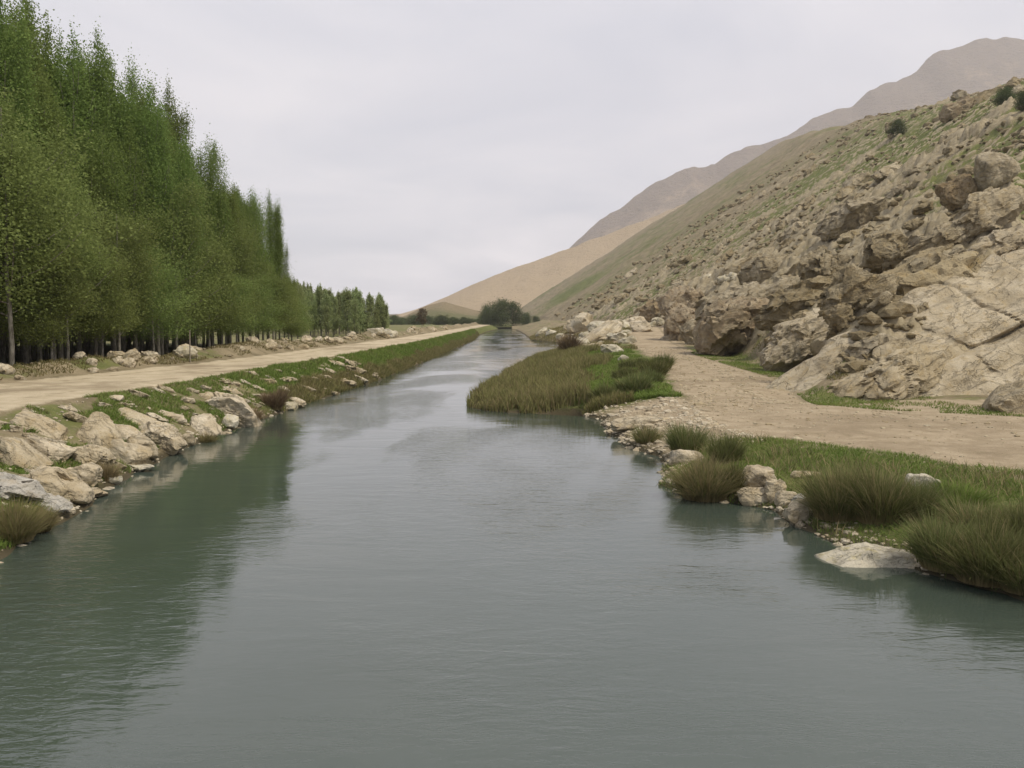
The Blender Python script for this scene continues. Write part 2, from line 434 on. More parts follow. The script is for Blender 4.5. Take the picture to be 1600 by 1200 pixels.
M = {}
M['poplar'] = leaf_mat("poplar_leaves", (.125, .180, .042), (.210, .270, .080))
M['olive'] = leaf_mat("olive_leaves", (.155, .210, .056), (.245, .300, .102))
M['far_leaf'] = leaf_mat("far_leaves", (.255, .310, .130), (.350, .395, .190))
M['dark_leaf'] = leaf_mat("bush_leaves", (.075, .105, .045), (.130, .155, .072))
M['brown_leaf'] = leaf_mat("brown_leaves", (.120, .095, .055), (.185, .150, .090))
M['grass'] = leaf_mat("grass_blades", (.098, .150, .028), (.200, .262, .068), (.265, .215, .110), .3)
M['rush'] = leaf_mat("rush_blades", (.062, .084, .022), (.205, .215, .085), (.350, .275, .150), .3)
M['reed'] = leaf_mat("reed_blades", (.125, .122, .044), (.225, .205, .088), (.260, .205, .110), .3)
M['dry'] = leaf_mat("dry_stems", (.150, .110, .060), (.255, .200, .115), (.30, .235, .13), .2)
M['rock_tan'] = rock_mat("tan_rock", (.425, .350, .232), (.570, .495, .365), (.450, .350, .200), 1.0, .35, .05)
M['rock_pale'] = rock_mat("pale_rock", (.43, .385, .285), (.58, .53, .42), (.42, .36, .17), 1.2, .25, .03)
M['rock_grey'] = rock_mat("grey_rock", (.34, .32, .275), (.50, .47, .41), (.36, .30, .21), 1.0, .4, .04)
M['rock_hill'] = rock_mat("hill_rock", (.275, .225, .140), (.410, .345, .232), (.345, .262, .138), .9, .55, .09)
M['rock_slab'] = rock_mat("slab_rock", (.370, .305, .200), (.480, .410, .290), (.380, .290, .155), .7, .42, .08)
M['rock_brown'] = rock_mat("brown_rock", (.270, .205, .128), (.380, .310, .205), (.335, .245, .128), .8, .55, .08)
M['ground'] = ground_mat("ground_cover")
M['ground_road'] = ground_mat("road_cover", (.465, .385, .262), (.570, .485, .345))
M['far_hill'] = hill_mat("pale_hill", (.500, .390, .255), (.475, .370, .245), (.39, .305, .20), .2, .9, 2.0)
M['mountain'] = hill_mat("mountain_rock", (.420, .325, .225), (.240, .190, .145), (.150, .120, .112), .62, .86, .8)
M['knoll'] = hill_mat("knoll_turf", (.17, .17, .085), (.30, .24, .155), (.22, .19, .11), .4, .9, 6.0)
b = NT("bark"); v = b.objc(); n = b.noise(b.scale(v, (1, 1, .25)), 9, 5, .65)
M['bark'] = b.done(b.bsdf(b.mix(b.mr(n, .35, .65), (.115, .100, .078), (.285, .262, .215)), .9, b.bump(n, .7, .03)))
b = NT("weathered_wood"); v = b.objc(); n = b.noise(b.scale(v, (1, 1, .1)), 20, 5, .65)
M['wood'] = b.done(b.bsdf(b.mix(n, (.12, .10, .08), (.30, .26, .20)), .9))

def water_mat():
    b = NT("river_water")
    v = b.pos()
    flow = b.scale(v, (.55, 1.35, 1))
    w1 = b.noise(flow, .55, 3, .5, .8); w2 = b.noise(flow, 2.3, 3, .55, .6); w3 = b.noise(b.scale(v, (.7, 1.5, 1)), 7.5, 3, .6, .3)
    patch = b.mr(b.noise(b.scale(v, (.8, .35, 1)), .16, 3, .55, .6), .42, .64, .10, 1.0)
    h = b.math('ADD', b.math('MULTIPLY', w1, .24), b.math('MULTIPLY', b.math('MULTIPLY', w2, .55), patch))
    h = b.math('ADD', h, b.math('MULTIPLY', b.math('MULTIPLY', w3, .20), patch))
    nr = b.bump(h, .48, .125)
    mud = b.noise(v, .09, 3, .5)
    c = b.mix(b.mr(mud, .35, .65), (.046, .061, .047), (.057, .073, .059))
    return b.done(b.bsdf(c, .035, nr, spec=.5, IOR=1.62))
M['water'] = water_mat()

# ------------------------------------------------------------------ the land, in strips that share their borders
def grid_mesh(name, X, Y, Z, cover, mat):
    r, c = X.shape
    V = np.stack([X, np.broadcast_to(Y, X.shape), Z], -1).reshape(-1, 3)
    i = np.arange(r * c).reshape(r, c)
    F = np.stack([i[:-1, :-1], i[:-1, 1:], i[1:, 1:], i[1:, :-1]], -1).reshape(-1, 4)
    return mesh_np(name, V, F, mat, True, {"cover": cover.reshape(-1, 3)})

def rows(y0, yn, y1, ratio, step=0.6):
    a = np.arange(y0, yn, step)
    n = int(math.log(y1 / yn) / math.log(ratio)) + 1
    return np.concatenate([a, yn * (y1 / yn) ** (np.arange(n + 1) / n)])

def strip(a, b, n, power=1.0):
    t = (np.arange(n + 1) / n) ** power
    return a[:, None] * (1 - t) + b[:, None] * t

def build_land():
    # left side
    Yl = rows(-10, 12, 402, 1.0075)
    sl, rn, rf = shore_left(Yl), road_near(Yl), road_far(Yl)
    parts = [("river_bank", strip(rn, sl + 2.2, 44)), ("dirt_road", strip(rf, rn, 18)),
             ("earth_berm", strip(rf - 6.5, rf, 40)), ("woodland_floor", strip(rf - 330, rf - 6.5, 40, .35))]
    for name, X in parts:
        Y = np.broadcast_to(Yl[:, None], X.shape)
        Z = left_height(X, Y)
        d = shore_left(Y) - X; t = d / (shore_left(Y) - road_near(Y)); db = road_far(Y) - X
        n = fbm(X * .35, Y * .35, 3, 71)
        far = sstep(45, 90, Y)
        turf = sstep(.0, .04, t) * (1 - sstep(.86, 1.02, t)) * (.50 + .45 * n + .35 * far)
        turf = np.maximum(turf, sstep(.3, 1.0, db) * (.42 + .45 * n - .18 * far) * (1 - sstep(4, 6, db)))
        turf = np.maximum(turf, sstep(5, 8, db) * (.55 + .3 * n))
        dirt = sstep(.90, 1.03, t) * (1 - sstep(-.5, .5, db)) * (.82 + .18 * np.cos((db + 2.4) * 2 * math.pi / 2.1 + .6 * fbm(Y * .05, Y * 0, 2, 77)))
        rk = np.clip(.25 * sstep(.0, .1, t) * (1 - sstep(.8, 1, t)) * (1 - far) + .1 * n, 0, 1)
        cov = np.stack([np.clip(turf, 0, 1), rk, dirt], -1)
        link(name, grid_mesh(name, X, Y, Z, cov, M['ground_road'] if name != 'woodland_floor' else M['ground']), kind='structure')
    # right side
    Yr = rows(-10, 13, 1300, 1.0046)
    sr, tl, tr = shore_right(Yr), track_left(Yr), track_right(Yr)
    span = np.maximum(62, .82 * Yr)
    hx = np.concatenate([np.linspace(0, 1, 361)])
    hx = .55 * hx + .45 * hx ** 2.2
    parts = [("river_margin", strip(sr - 2.0, tl, 76)), ("dirt_track", strip(tl, tr, 30)), ("hillside", tr[:, None] + span[:, None] * hx[None, :])]
    for name, X in parts:
        Y = np.broadcast_to(Yr[:, None], X.shape)
        Z, rk, inside, trk, t, d, hr = right_height(X, Y, True)
        n = fbm(X * .30, Y * .30, 4, 72); nl = fbm(X * .02, Y * .013, 3, 73)
        jag = 1.1 * fbm(X * .7, Y * .7, 4, 74) * sstep(.3, .8, t)
        bank = sstep(.0, .12, t) * (1 - sstep(-.6, .4, X - track_left(Y) + jag)) * (1 - inside)
        near_b = 1 - sstep(105, 130, Y)
        bare = sstep(29.5, 31.5, Y) * (1 - sstep(43.5, 46.5, Y))
        turf = bank * near_b * (.80 + .45 * n) * (1 - .95 * bare) + bank * (1 - near_b) * (.35 + .4 * n)
        verge = sstep(.2, 1.4, X - track_right(Y)) * (1 - sstep(.0, .8, hr)) * sstep(28, 40, Y) * (1 - sstep(100, 130, Y))
        turf = np.maximum(turf, verge * (.62 + .5 * n))
        green = sstep(60, 170, Z * 1.0 + .25 * X) * .0
        hill_turf = inside * np.clip(.78 + .40 * nl + .36 * n + .25 * sstep(.36, .55, X / np.maximum(Y, 1)) * sstep(25, 45, hr) + .16 * sstep(.25, .6, X / np.maximum(Y, 1)) - .42 * sstep(140, 520, Y) - .62 * rk, 0, 1)
        patch = np.exp(-((X - 55) / 30) ** 2 - ((Y - 780) / 150) ** 2)
        hill_turf = np.maximum(hill_turf, inside * patch * 1.0)
        turf = np.maximum(turf, hill_turf)
        dirt = trk * (1 - inside) * sstep(-.5, .4, X - track_left(Y) + jag)
        flat = sstep(-.2, .8, X - track_right(Y)) * (1 - inside) * (1 - verge)
        dirt = np.maximum(dirt, flat * .8)
        dirt = np.maximum(dirt, bare * sstep(.1, .3, t) * (1 - inside))
        mid_t = (X - track_left(Y)) / np.maximum(track_right(Y) - track_left(Y), .5); rut = np.cos((mid_t - .38) * 2 * math.pi * np.clip((track_right(Y) - track_left(Y)) / 3.4, 1, 6))
        dirt = dirt * (.84 + .16 * rut)
        cov = np.stack([np.clip(turf, 0, 1), np.clip(rk, 0, 1), np.clip(dirt, 0, 1)], -1)
        link(name, grid_mesh(name, X, Y, Z, cov, M['ground']), kind='structure')
    # the river: one sheet, its rim inside the banks
    Yw = rows(-10, 12, 398, 1.03, 2.0)
    X = strip(shore_left(Yw) - .35, shore_right(Yw) + .35, 12)
    Y = np.broadcast_to(Yw[:, None], X.shape)
    link("river", grid_mesh("river", X, Y, np.zeros(X.shape), np.zeros(X.shape + (3,)), M['water']), kind='structure')
    # beyond the bend: flat farmland, then hills
    gx = np.linspace(-3800, 3800, 60); gy = np.concatenate([[399.0], np.linspace(430, 5600, 40)])
    X, Y = np.meshgrid(gx, gy)
    Z = .85 + .4 * fbm(X * .01, Y * .01, 2, 75)
    cov = np.stack([np.full(X.shape, .55) + .3 * fbm(X * .006, Y * .006, 2, 76), np.zeros(X.shape), np.zeros(X.shape)], -1)
    link("farmland", grid_mesh("farmland", X, Y, Z, cov, M['ground']), kind='structure')

    def ridge(name, crest, y0, yc, yb, mat, n, m, amp, wl, seed, prof=1.25, lift=0.0):
        ax = np.array([c[0] for c in crest]) * yc; az = np.array([c[1] + lift for c in crest]) * yc + 5
        xs = np.linspace(ax[0], ax[-1], n); cz = np.interp(xs, ax, az)
        t = np.linspace(0, 1, m)
        ty = np.concatenate([y0 + (yc - y0) * t, yc + (yb - yc) * t[1:]])
        tp = np.concatenate([t ** prof, 1 - t[1:] ** 1.2 * .9])
        X, Y = np.meshgrid(xs, ty)
        gul = fbm(X / wl, Y / wl * .35, 5, seed) - .55 * np.abs(fbm(X / wl * 1.7, Y / wl * .5, 4, seed + 3))
        Z = cz[None, :] * tp[:, None] + gul * amp * np.clip(cz / (.35 * cz.max()), .04, 1)[None, :] * (np.sin(np.clip(tp, 0, 1) * math.pi * .985) ** .8)[:, None] - 4 * (1 - sstep(0, .03, tp))[:, None]
        crag = (fbm(X / (wl * .22), Y / (wl * .22), 5, seed + 9) - .8 * np.abs(fbm(X / (wl * .4), Y / (wl * .5), 4, seed + 12))) * amp * .17 * np.clip(cz / (.35 * cz.max()), .03, 1)[None, :]
        Z = Z + crag * tp[:, None]
        link(name, grid_mesh(name, X, Y, Z, np.repeat((Z / np.maximum(cz[None, :], 5))[..., None], 3, -1), mat), kind='structure')
    ridge("far_hill", [(-.30, -.004), (-.15, -.002), (-.121, .004), (-.10, .012), (-.071, .024), (-.03, .043), (0, .0555), (.03, .066), (.06, .0765), (.09, .088), (.15, .11), (.22, .14), (.32, .18), (.45, .22)],
          1330, 2000, 2700, M['far_hill'], 220, 70, 26, 240, 81, 1.1)
    ridge("mountain", [(-.3, .0), (-.12, .006), (-.02, .035), (.03, .062), (.0607, .0780), (.10, .112), (.143, .1445), (.17, .1585), (.196, .168), (.2229, .1720), (.234, .1830), (.255, .1920), (.293, .1990), (.33, .218), (.373, .2330), (.389, .2500), (.415, .2620), (.443, .2715), (.459, .2880), (.483, .2945), (.50, .303), (.536, .3105), (.571, .3090), (.62, .312), (.70, .30), (.9, .27), (1.2, .20)],
          2500, 4300, 5400, M['mountain'], 420, 110, 150, 520, 91, 1.35, -.001)
    ridge("knoll", [(-.20, -.003), (-.13, -.001), (-.118, .003), (-.095, .0135), (-.075, .0185), (-.06, .0135), (-.03, .006), (.0, .002), (.02, -.003)],
          560, 700, 860, M['knoll'], 60, 24, 2.0, 60, 95, 1.0)
build_land()

# ------------------------------------------------------------------ rocks
_ico = {}
def ico(sub):
    if sub not in _ico:
        bm = bmesh.new(); bmesh.ops.create_icosphere(bm, subdivisions=sub, radius=1.0)
        bm.verts.ensure_lookup_table()
        _ico[sub] = (np.array([v.co[:] for v in bm.verts]), np.array([[v.index for v in f.verts] for f in bm.faces], np.int32))
        bm.free()
    return _ico[sub]

def rock_verts(seed, dims, sub=4, k=40, planes=11, rough=.07, flat_top=None, cracks=.03, strata=.0, grain=.0, cut=None, facet=24, fs=.75):
    rg = np.random.default_rng(seed)
    N, F = ico(sub)
    P = rg.normal(size=(planes, 3)); P /= np.linalg.norm(P, axis=1)[:, None]
    D = rg.uniform(.62, .98, planes)
    base = np.array([[1, 0, 0], [-1, 0, 0], [0, 1, 0], [0, -1, 0], [0, 0, 1], [0, 0, -1]], float) + rg.normal(scale=.18, size=(6, 3))
    base /= np.linalg.norm(base, axis=1)[:, None]
    P = np.concatenate([P, base]); D = np.concatenate([D, np.full(6, .92)])
    if flat_top is not None:
        P = np.concatenate([P, [np.array(flat_top) / np.linalg.norm(flat_top)]]); D = np.concatenate([D, [.62]])
    if cut is not None:
        P = np.array([c[:3] for c in cut], float); D = np.array([c[3] for c in cut]); P /= np.linalg.norm(P, axis=1)[:, None]
    W = N + .10 * np.stack([fbm(N[:, 0] * 2.2 + seed, N[:, 1] * 2.2 + j * 9, 3, seed + j, N[:, 2] * 2.2) for j in range(3)], -1)
    q = np.maximum(W @ P.T, 0) / D
    r = (q ** k).sum(1) ** (-1.0 / k)
    V = N * r[:, None] * np.array(dims) * .5 / .9
    s = (dims[0] * dims[1] * dims[2]) ** (1 / 3) / 2
    f = 1.3 / s
    x, y, z = (V * f).T
    o = seed * 3.17
    n = fbm(x * .8 + o, y * .8, 4, seed, z * .8)
    rid = 1 - 2.2 * np.abs(fbm(x * 1.5 + o, y * 1.5, 4, seed + 1, z * 1.5))
    n2 = fbm(x * 4.5 + o, y * 4.5, 4, seed + 3, z * 4.5, .6)
    disp = rough * s * (1.1 * n + .65 * rid + .62 * n2)
    if cracks:
        for j, (fa, fb) in enumerate(((.7, 1.3), (1.6, .6))):
            c = np.abs(fbm(x * fa - o, y * fb, 3, seed + 7 + j, z * .9))
            disp -= cracks * s * 1.6 * np.exp(-(c / .045) ** 2)
    if grain:
        g = fbm(x * .30 + o, y * 2.2 + z * 1.3, 4, seed + 11, z * 1.2)
        g2 = np.abs(fbm(x * .22 - o, y * 1.3 + z * .9, 3, seed + 12, z * .5))
        disp += grain * s * (g - 1.5 * np.exp(-(g2 / .05) ** 2))
    if strata:
        w = V[:, 2] + .25 * V[:, 1] + .30 * s * n
        h = w * (5.0 / dims[2]); fr = h - np.floor(h)
        disp += strata * s * (np.minimum(fr / .8, 1) - .5) * .9 - strata * s * .9 * np.exp(-((fr - .9) / .07) ** 2)
    Nn = V / np.maximum(np.linalg.norm(V, axis=1)[:, None], 1e-6)
    V = V + Nn * disp[:, None]
    if facet:                                          # broken faces: every patch lies near a plane of its own
        C = V[rg.choice(len(V), facet, replace=False)]
        Wp = V + .22 * s * np.stack([fbm(x * 1.6 + 5 * j, y * 1.6, 2, seed + 20 + j, z * 1.6) for j in range(3)], -1)
        d2 = ((Wp[:, None, :] - C[None]) ** 2 * np.array([1, 1, 1.7])).sum(-1)
        idx = d2.argmin(1)
        Fn = C / np.maximum(np.array(dims) ** 2, 1e-6); Fn /= np.linalg.norm(Fn, axis=1)[:, None]
        Fn = Fn + rg.normal(0, .22, Fn.shape); Fn /= np.linalg.norm(Fn, axis=1)[:, None]
        off = rg.normal(-.02, .05, facet) * s
        den = (Nn * Fn[idx]).sum(1)
        tt = (((C[idx] - V) * Fn[idx]).sum(1) + off[idx]) / np.where(np.abs(den) < .35, .35, den)
        tt = np.clip(tt, -.32 * s, .22 * s)
        V = V + Nn * (tt * fs + rough * .25 * s * n2)[:, None]
    return V, F

def rock(name, seed, dims, loc, rot, mat, label, cat, group=None, **kw):
    V, F = rock_verts(seed, dims, **kw)
    me = mesh_np(name, V, F, M[mat], True)
    me.set_sharp_from_angle(angle=R(38))
    o = link(name, me, loc=loc); o.rotation_euler = rot
    return tag(o, label, cat, group)

def put(name, label, xy, wdh, seed, mat='rock_tan', sink=.3, rz=0.0, tilt=(0, 0), cat='rock', group=None, z=None, **kw):
    zz = zat(*xy) if z is None else z
    w, d, h = wdh
    kw.setdefault('sub', 5); kw.setdefault('facet', 9); kw.setdefault('fs', .55); kw.setdefault('rough', .055)
    return rock(name, seed, wdh, (xy[0], xy[1], zz + h * (.5 - sink)), (R(tilt[0]), R(tilt[1]), R(rz)), mat, label, cat, group, **kw)

G = None
# left bank, named stones: water's edge first
put("stone", "broad pale block with turf growing over it, at the left edge of the picture", (-13.89, 25.03), (1.42, 1.22, 0.77), 11, 'rock_tan', .38, 10, (8, 22))
put("stone", "grey flat slab jutting out over the dry tuft at the left edge of the bank", (-12.29, 21.86), (1.47, 1.01, 0.48), 12, 'rock_grey', .15, -8, (6, 10), flat_top=(.1, 0, 1))
put("stone", "light grey flat stone lying lowest at the water beside the dry tuft", (-11.45, 22.03), (1.13, 0.71, 0.35), 13, 'rock_grey', .3, -22, (4, 12), flat_top=(.1, 0, 1))
put("stone", "wide brownish boulder behind the light grey waterside stone", (-11.90, 23.37), (1.47, 1.12, 0.82), 14, 'rock_tan', .30, 15, (0, 20))
put("stone", "rounded tan block between the wide brownish boulder and the brown tuft", (-12.36, 25.62), (0.93, 0.86, 0.72), 15, 'rock_tan', .25, 30, (5, 15))
put("stone", "tan slab below the turf between the pale block and the stone row", (-13.69, 26.47), (1.22, 0.91, 0.58), 16, 'rock_tan', .3, -5, (8, 22))
put("stone", "cracked tan boulder just uphill of the brown tuft", (-12.99, 27.31), (1.22, 1.01, 0.77), 17, 'rock_tan', .3, 20, (4, 18), cracks=.07)
put("stone", "large pinkish wedge stone sloping to the water right of the brown tuft", (-12.65, 29.26), (1.57, 1.12, 0.77), 18, 'rock_tan', .25, -18, (6, 20), flat_top=(.4, -.1, 1))
put("stone", "pale yellow ledge stone lying flat in the water below the pinkish wedge", (-12.38, 29.04), (1.13, 0.61, 0.25), 19, 'rock_pale', .35, -8, (0, 6), flat_top=(.1, 0, 1))
put("stone", "small pale stone alone in the water in front of the brown tuft", (-11.98, 26.63), (0.41, 0.34, 0.23), 20, 'rock_pale', .3, 0, (0, 0))
put("stone", "large block with a dark cleft and dry grass on its river face", (-12.93, 32.67), (1.86, 1.32, 1.10), 21, 'rock_tan', .25, -12, (5, 15), flat_top=(.25, -.2, 1), cracks=.10)
put("stone", "upright rounded stone tucked left of the block with the dark cleft", (-12.77, 30.57), (0.83, 0.81, 0.86), 22, 'rock_tan', .3, 30, (0, 10))
put("stone", "small grey-pink stone at the right foot of the block with the dark cleft", (-12.75, 35.02), (0.60, 0.51, 0.41), 23, 'rock_tan', .3, 0, (0, 8))
put("stone", "leaning tan slab just left of the round pale waterside stone", (-12.88, 37.17), (1.47, 1.12, 0.91), 24, 'rock_tan', .3, -25, (6, 20), flat_top=(.5, 0, 1))
put("stone", "round pale stone sitting on a flat stone at the water's edge", (-12.58, 39.78), (0.83, 0.66, 0.60), 25, 'rock_pale', -.08, 10, (0, 0), k=14)
put("stone", "low flat stone under the round pale stone at the water's edge", (-12.40, 38.74), (1.13, 0.71, 0.25), 26, 'rock_tan', .35, 0, (0, 4))
put("stone", "biggest tan boulder of the left bank, behind the grey dry bush", (-13.09, 41.62), (2.64, 1.52, 1.20), 27, 'rock_tan', .28, -14, (4, 12), cracks=.05)
put("stone", "pale ochre stone at the water just past the reddish brown bush", (-12.27, 48.84), (0.93, 0.81, 0.60), 28, 'rock_pale', .25, 0, (0, 10))
put("stone", "flat stone last in the stone row, beyond the pale ochre stone", (-12.18, 50.22), (1.17, 0.81, 0.41), 29, 'rock_tan', .25, -10, (0, 8))
put("stone", "long tan slab in the turf halfway up, above the block with the dark cleft", (-14.01, 33.89), (2.15, 1.12, 0.58), 30, 'rock_tan', .35, -20, (8, 24))
put("stone", "tan slab next to the long slab, on its downhill left side", (-13.70, 31.32), (1.47, 0.91, 0.58), 31, 'rock_tan', .35, -15, (8, 24))
put("stone", "weathered tan boulder above the cracked boulder, half sunk in turf", (-13.57, 29.45), (1.66, 1.01, 0.77), 32, 'rock_tan', .35, -12, (8, 24))
put("stone", "reddish tan stone beside the dirt road's verge above the pale block", (-15.11, 28.47), (1.57, 1.12, 0.53), 33, 'rock_tan', .4, 0, (8, 20))
# standing in or beside the water on the right
put("stone", "large pale pyramid-shaped rock standing alone in the water by the right bank", (7.32, 18.10), (1.75, 1.1, 1.0), 41, 'rock_pale', .26, -6, (0, 0), rough=.05, k=40, cracks=.01, cut=[(-.55, -.25, .8, .52), (.40, -.15, .9, .56), (.1, -.9, .42, .62), (-.1, .9, .5, .6), (0, 0, -1, .7), (1, -.1, .1, .95), (-1, -.1, .1, .92)], facet=0)
put("stone", "squat pale boulder at the water's edge left of the dark rush clump", (7.00, 21.58), (.75, .6, .55), 42, 'rock_tan', .2, 10, (0, 0))
put("stone", "thin flat stone dipping into the water beside the squat pale boulder", (6.59, 21.97), (.42, .4, .12), 43, 'rock_grey', .3, -12, (0, 4))
put("stone", "low tan boulder in front of the heap right of the straw-coloured tussock", (6.47, 23.79), (.85, .6, .45), 44, 'rock_tan', .2, 0, (0, 0))
put("stone", "tan rock topping the waterside heap right of the straw-coloured tussock", (6.74, 24.30), (.95, .7, .62), 45, 'rock_tan', .1, 20, (0, 0))
put("stone", "tan rock at the right end of the waterside heap", (6.97, 23.61), (.65, .6, .5), 46, 'rock_tan', .15, 50, (0, 0))
put("stone", "small rock between the waterside heap and the squat pale boulder", (7.14, 23.07), (.5, .45, .38), 47, 'rock_tan', .15, 0, (0, 0))
put("stone", "greyish rock in the turf behind the squat pale boulder", (7.45, 22.69), (.5, .42, .36), 48, 'rock_grey', .15, 30, (0, 0))
put("stone", "cream rock half hidden in turf above the dark rush clump", (10.45, 22.60), (.75, .5, .42), 49, 'rock_pale', .2, -20, (0, 12))
put("stone", "narrow pale stone flush with the turf right of the waterside heap", (8.09, 24.59), (.95, .4, .18), 50, 'rock_tan', .3, 12, (0, 0))
put("stone", "grey-tan shoreline ledge below the small tussock by the grassy spit", (5.43, 37.75), (2.4, 1.1, .5), 51, 'rock_tan', .4, 10, (0, 0))
put("stone", "tan stone beneath the upright dark tussock at the water", (5.64, 28.76), (1.2, .9, .6), 52, 'rock_tan', .35, 0, (0, 0))
put("stone", "pale flat stone lying in the middle of the grassy spit", (2.13, 51.18), (1.0, .5, .2), 53, 'rock_pale', .2, 0, (0, 0))
# beyond the spit
put("boulder", "big square yellow block standing where the path meets the spit", (13.25, 129.83), (4.6, 3.2, 2.6), 61, 'rock_pale', .12, 8, (0, 6), cat='boulder', cracks=.05)
put("boulder", "long pale slab leaning at the foot of the square yellow block", (9.37, 114.10), (4.6, 2.0, 1.0), 62, 'rock_tan', .3, 14, (0, -14), cat='boulder')
put("boulder", "lowest of the pale stones between the square yellow block and the spit", (11.25, 100.28), (2.2, 1.6, 1.2), 63, 'rock_pale', .2, 0, (0, 0), cat='boulder')
put("boulder", "rounded tan boulder on the path's edge right of the square yellow block", (20.76, 145.53), (3.2, 2.4, 2.2), 64, 'rock_tan', .2, 0, (0, 0), cat='boulder')
put("boulder", "small pale stone in the grass right of the path bend", (10.11, 82.23), (1.0, .8, .7), 65, 'rock_pale', .2, 0, (0, 0))
# bedrock and boulders above the path on the right
def crop(label, xy, wdh, seed, mat, sink, rz, tilt, name="rock_outcrop", cat='rock outcrop', **kw):
    kw.setdefault('sub', 6); kw.setdefault('planes', 14); kw.setdefault('rough', .15); kw.setdefault('cracks', .05); kw.setdefault('facet', 24); kw.setdefault('fs', .75)
    return put(name, label, xy, wdh, seed, mat, sink, rz, tilt, cat, **kw)
crop("huge smooth pale slab rising from the path at the right edge", (29.6, 55.0), (33, 14.0, 11.0), 71, 'rock_slab', .50, 22, (4, -19), rough=.045, k=26, cracks=.022, grain=.10, sub=7, facet=0, cut=[(-.05, -.62, .8, .50), (-.1, .8, .6, .52), (-.85, -.1, .5, .84), (1, 0, .2, .95), (0, 0, -1, .9), (0, -1, .05, .92), (.1, -.25, 1, .60), (-.45, -.5, .75, .68)])
crop("low pale tongue of slab reaching down onto the path, split by a dark crack", (20.4, 48.4), (9.5, 4.2, 2.8), 72, 'rock_slab', .52, 34, (12, -16), rough=.08, cracks=.05, grain=.14, facet=0)
crop("yellowish broken crag with a deep vertical cleft at the slab's right foot", (30.6, 53.4), (7.5, 4.0, 5.0), 73, 'rock_hill', .36, 18, (6, -8), cracks=.11, facet=60)
crop("ribbed grey ledge above the grassy verge, left of the smooth slab", (22.97, 68.67), (7.85, 3.14, 4.36), 74, 'rock_slab', .30, 12, (10, -22), strata=.05, grain=.08, facet=30)
crop("brown overhanging boulder with a shadowed underside beside the path", (24.65, 97.21), (9.37, 6.56, 6.83), 75, 'rock_brown', .16, 6, (4, -12), strata=.04, cracks=.08, facet=70)
crop("dark-faced boulder at the path's bend, leftmost of the overhanging row", (23.85, 125.61), (4.84, 4.36, 6.24), 76, 'rock_brown', .16, -10, (0, -8), cracks=.08, facet=50)
crop("pale triangular block wedged between the dark-faced boulder and the overhanging one", (23.34, 116.76), (2.67, 2.14, 3.60), 92, 'rock_hill', .2, 20, (0, -6), facet=24, sub=5)
crop("round tan boulder higher up at the path's bend, above the dark-faced one", (30.97, 166.01), (7.35, 5.88, 6.26), 77, 'rock_brown', .2, 0, (0, -12), cracks=.05, facet=40)
crop("squat boulder at the path's edge left of the round tan one", (30.03, 189.92), (5.70, 4.56, 4.23), 93, 'rock_brown', .2, 0, (0, -6), facet=30, sub=5)
crop("long tan ledge sloping down behind the brown overhanging boulder", (27.31, 106.55), (11.42, 5.71, 4.57), 78, 'rock_hill', .34, 6, (8, -22), strata=.05, facet=60)
crop("stepped block ridge above the ribbed ledge, yellow on its broken face", (20.19, 53.53), (4.78, 2.39, 2.84), 79, 'rock_hill', .32, 8, (8, -22), strata=.06, cracks=.08, facet=70)
crop("sloping grey ledge between the stepped ridge and the overhanging boulder", (26.89, 84.86), (6.67, 3.33, 3.78), 94, 'rock_hill', .36, 8, (8, -24), strata=.05, facet=50)
crop("tall rounded knob standing at the head of the grassy gully", (29.72, 71.99), (3.70, 2.96, 3.21), 80, 'rock_hill', .22, 0, (0, -10), cracks=.09, facet=40)
crop("rugged grey knob left of the grassy gully, with dark clefts", (32.90, 94.55), (5.40, 3.78, 3.73), 81, 'rock_hill', .26, 20, (0, -14), cracks=.10, facet=60)
crop("lone pale boulder sitting in the grassy gully", (31.91, 71.37), (1.73, 2.00, 1.47), 82, 'rock_hill', .18, 10, (0, -10), sub=5)
crop("large egg-shaped boulder with a dark left side, high on the right", (45.30, 85.13), (3.77, 3.02, 3.21), 83, 'rock_hill', .14, -12, (0, -20), k=14, cracks=.0, rough=.07, facet=0)
crop("brown rounded boulder perched below the egg-shaped boulder", (42.80, 86.60), (2.85, 2.56, 2.97), 84, 'rock_brown', .14, 0, (0, -16), k=16, cracks=.02, facet=18, fs=.4)
crop("long grey rib running uphill under the egg-shaped boulder", (36.82, 69.94), (7.49, 2.25, 2.40), 85, 'rock_slab', .36, 4, (8, -26), strata=.05, grain=.08, facet=40)
crop("second grey rib running uphill, just right of the grassy gully", (34.35, 70.35), (6.53, 2.00, 2.17), 86, 'rock_slab', .38, 6, (8, -26), strata=.05, grain=.08, facet=40)
crop("broad ledge at the right edge above the smooth slab", (36.10, 67.05), (6.23, 2.49, 1.95), 87, 'rock_slab', .42, 8, (10, -24), strata=.05, grain=.08, facet=40)
crop("weathered ledge block left of the rugged grey knob", (39.23, 138.15), (8.88, 5.33, 4.74), 88, 'rock_hill', .34, 6, (4, -20), strata=.05, facet=50)
crop("jutting ledge above the rugged grey knob, shaded below", (49.37, 131.76), (10.35, 5.18, 4.52), 89, 'rock_hill', .34, 0, (4, -24), strata=.06, facet=60)
crop("dark crag on the upper right skyline", (101.30, 206.56), (7.97, 4.78, 4.25), 90, 'rock_brown', .36, 0, (0, -18), sub=5)
put("boulder", "pale rounded rock cut off by the right edge beside the path", (22.87, 39.83), (3.4, 2.4, 1.9), 91, 'rock_slab', .35, 10, (0, -10), cat='boulder')

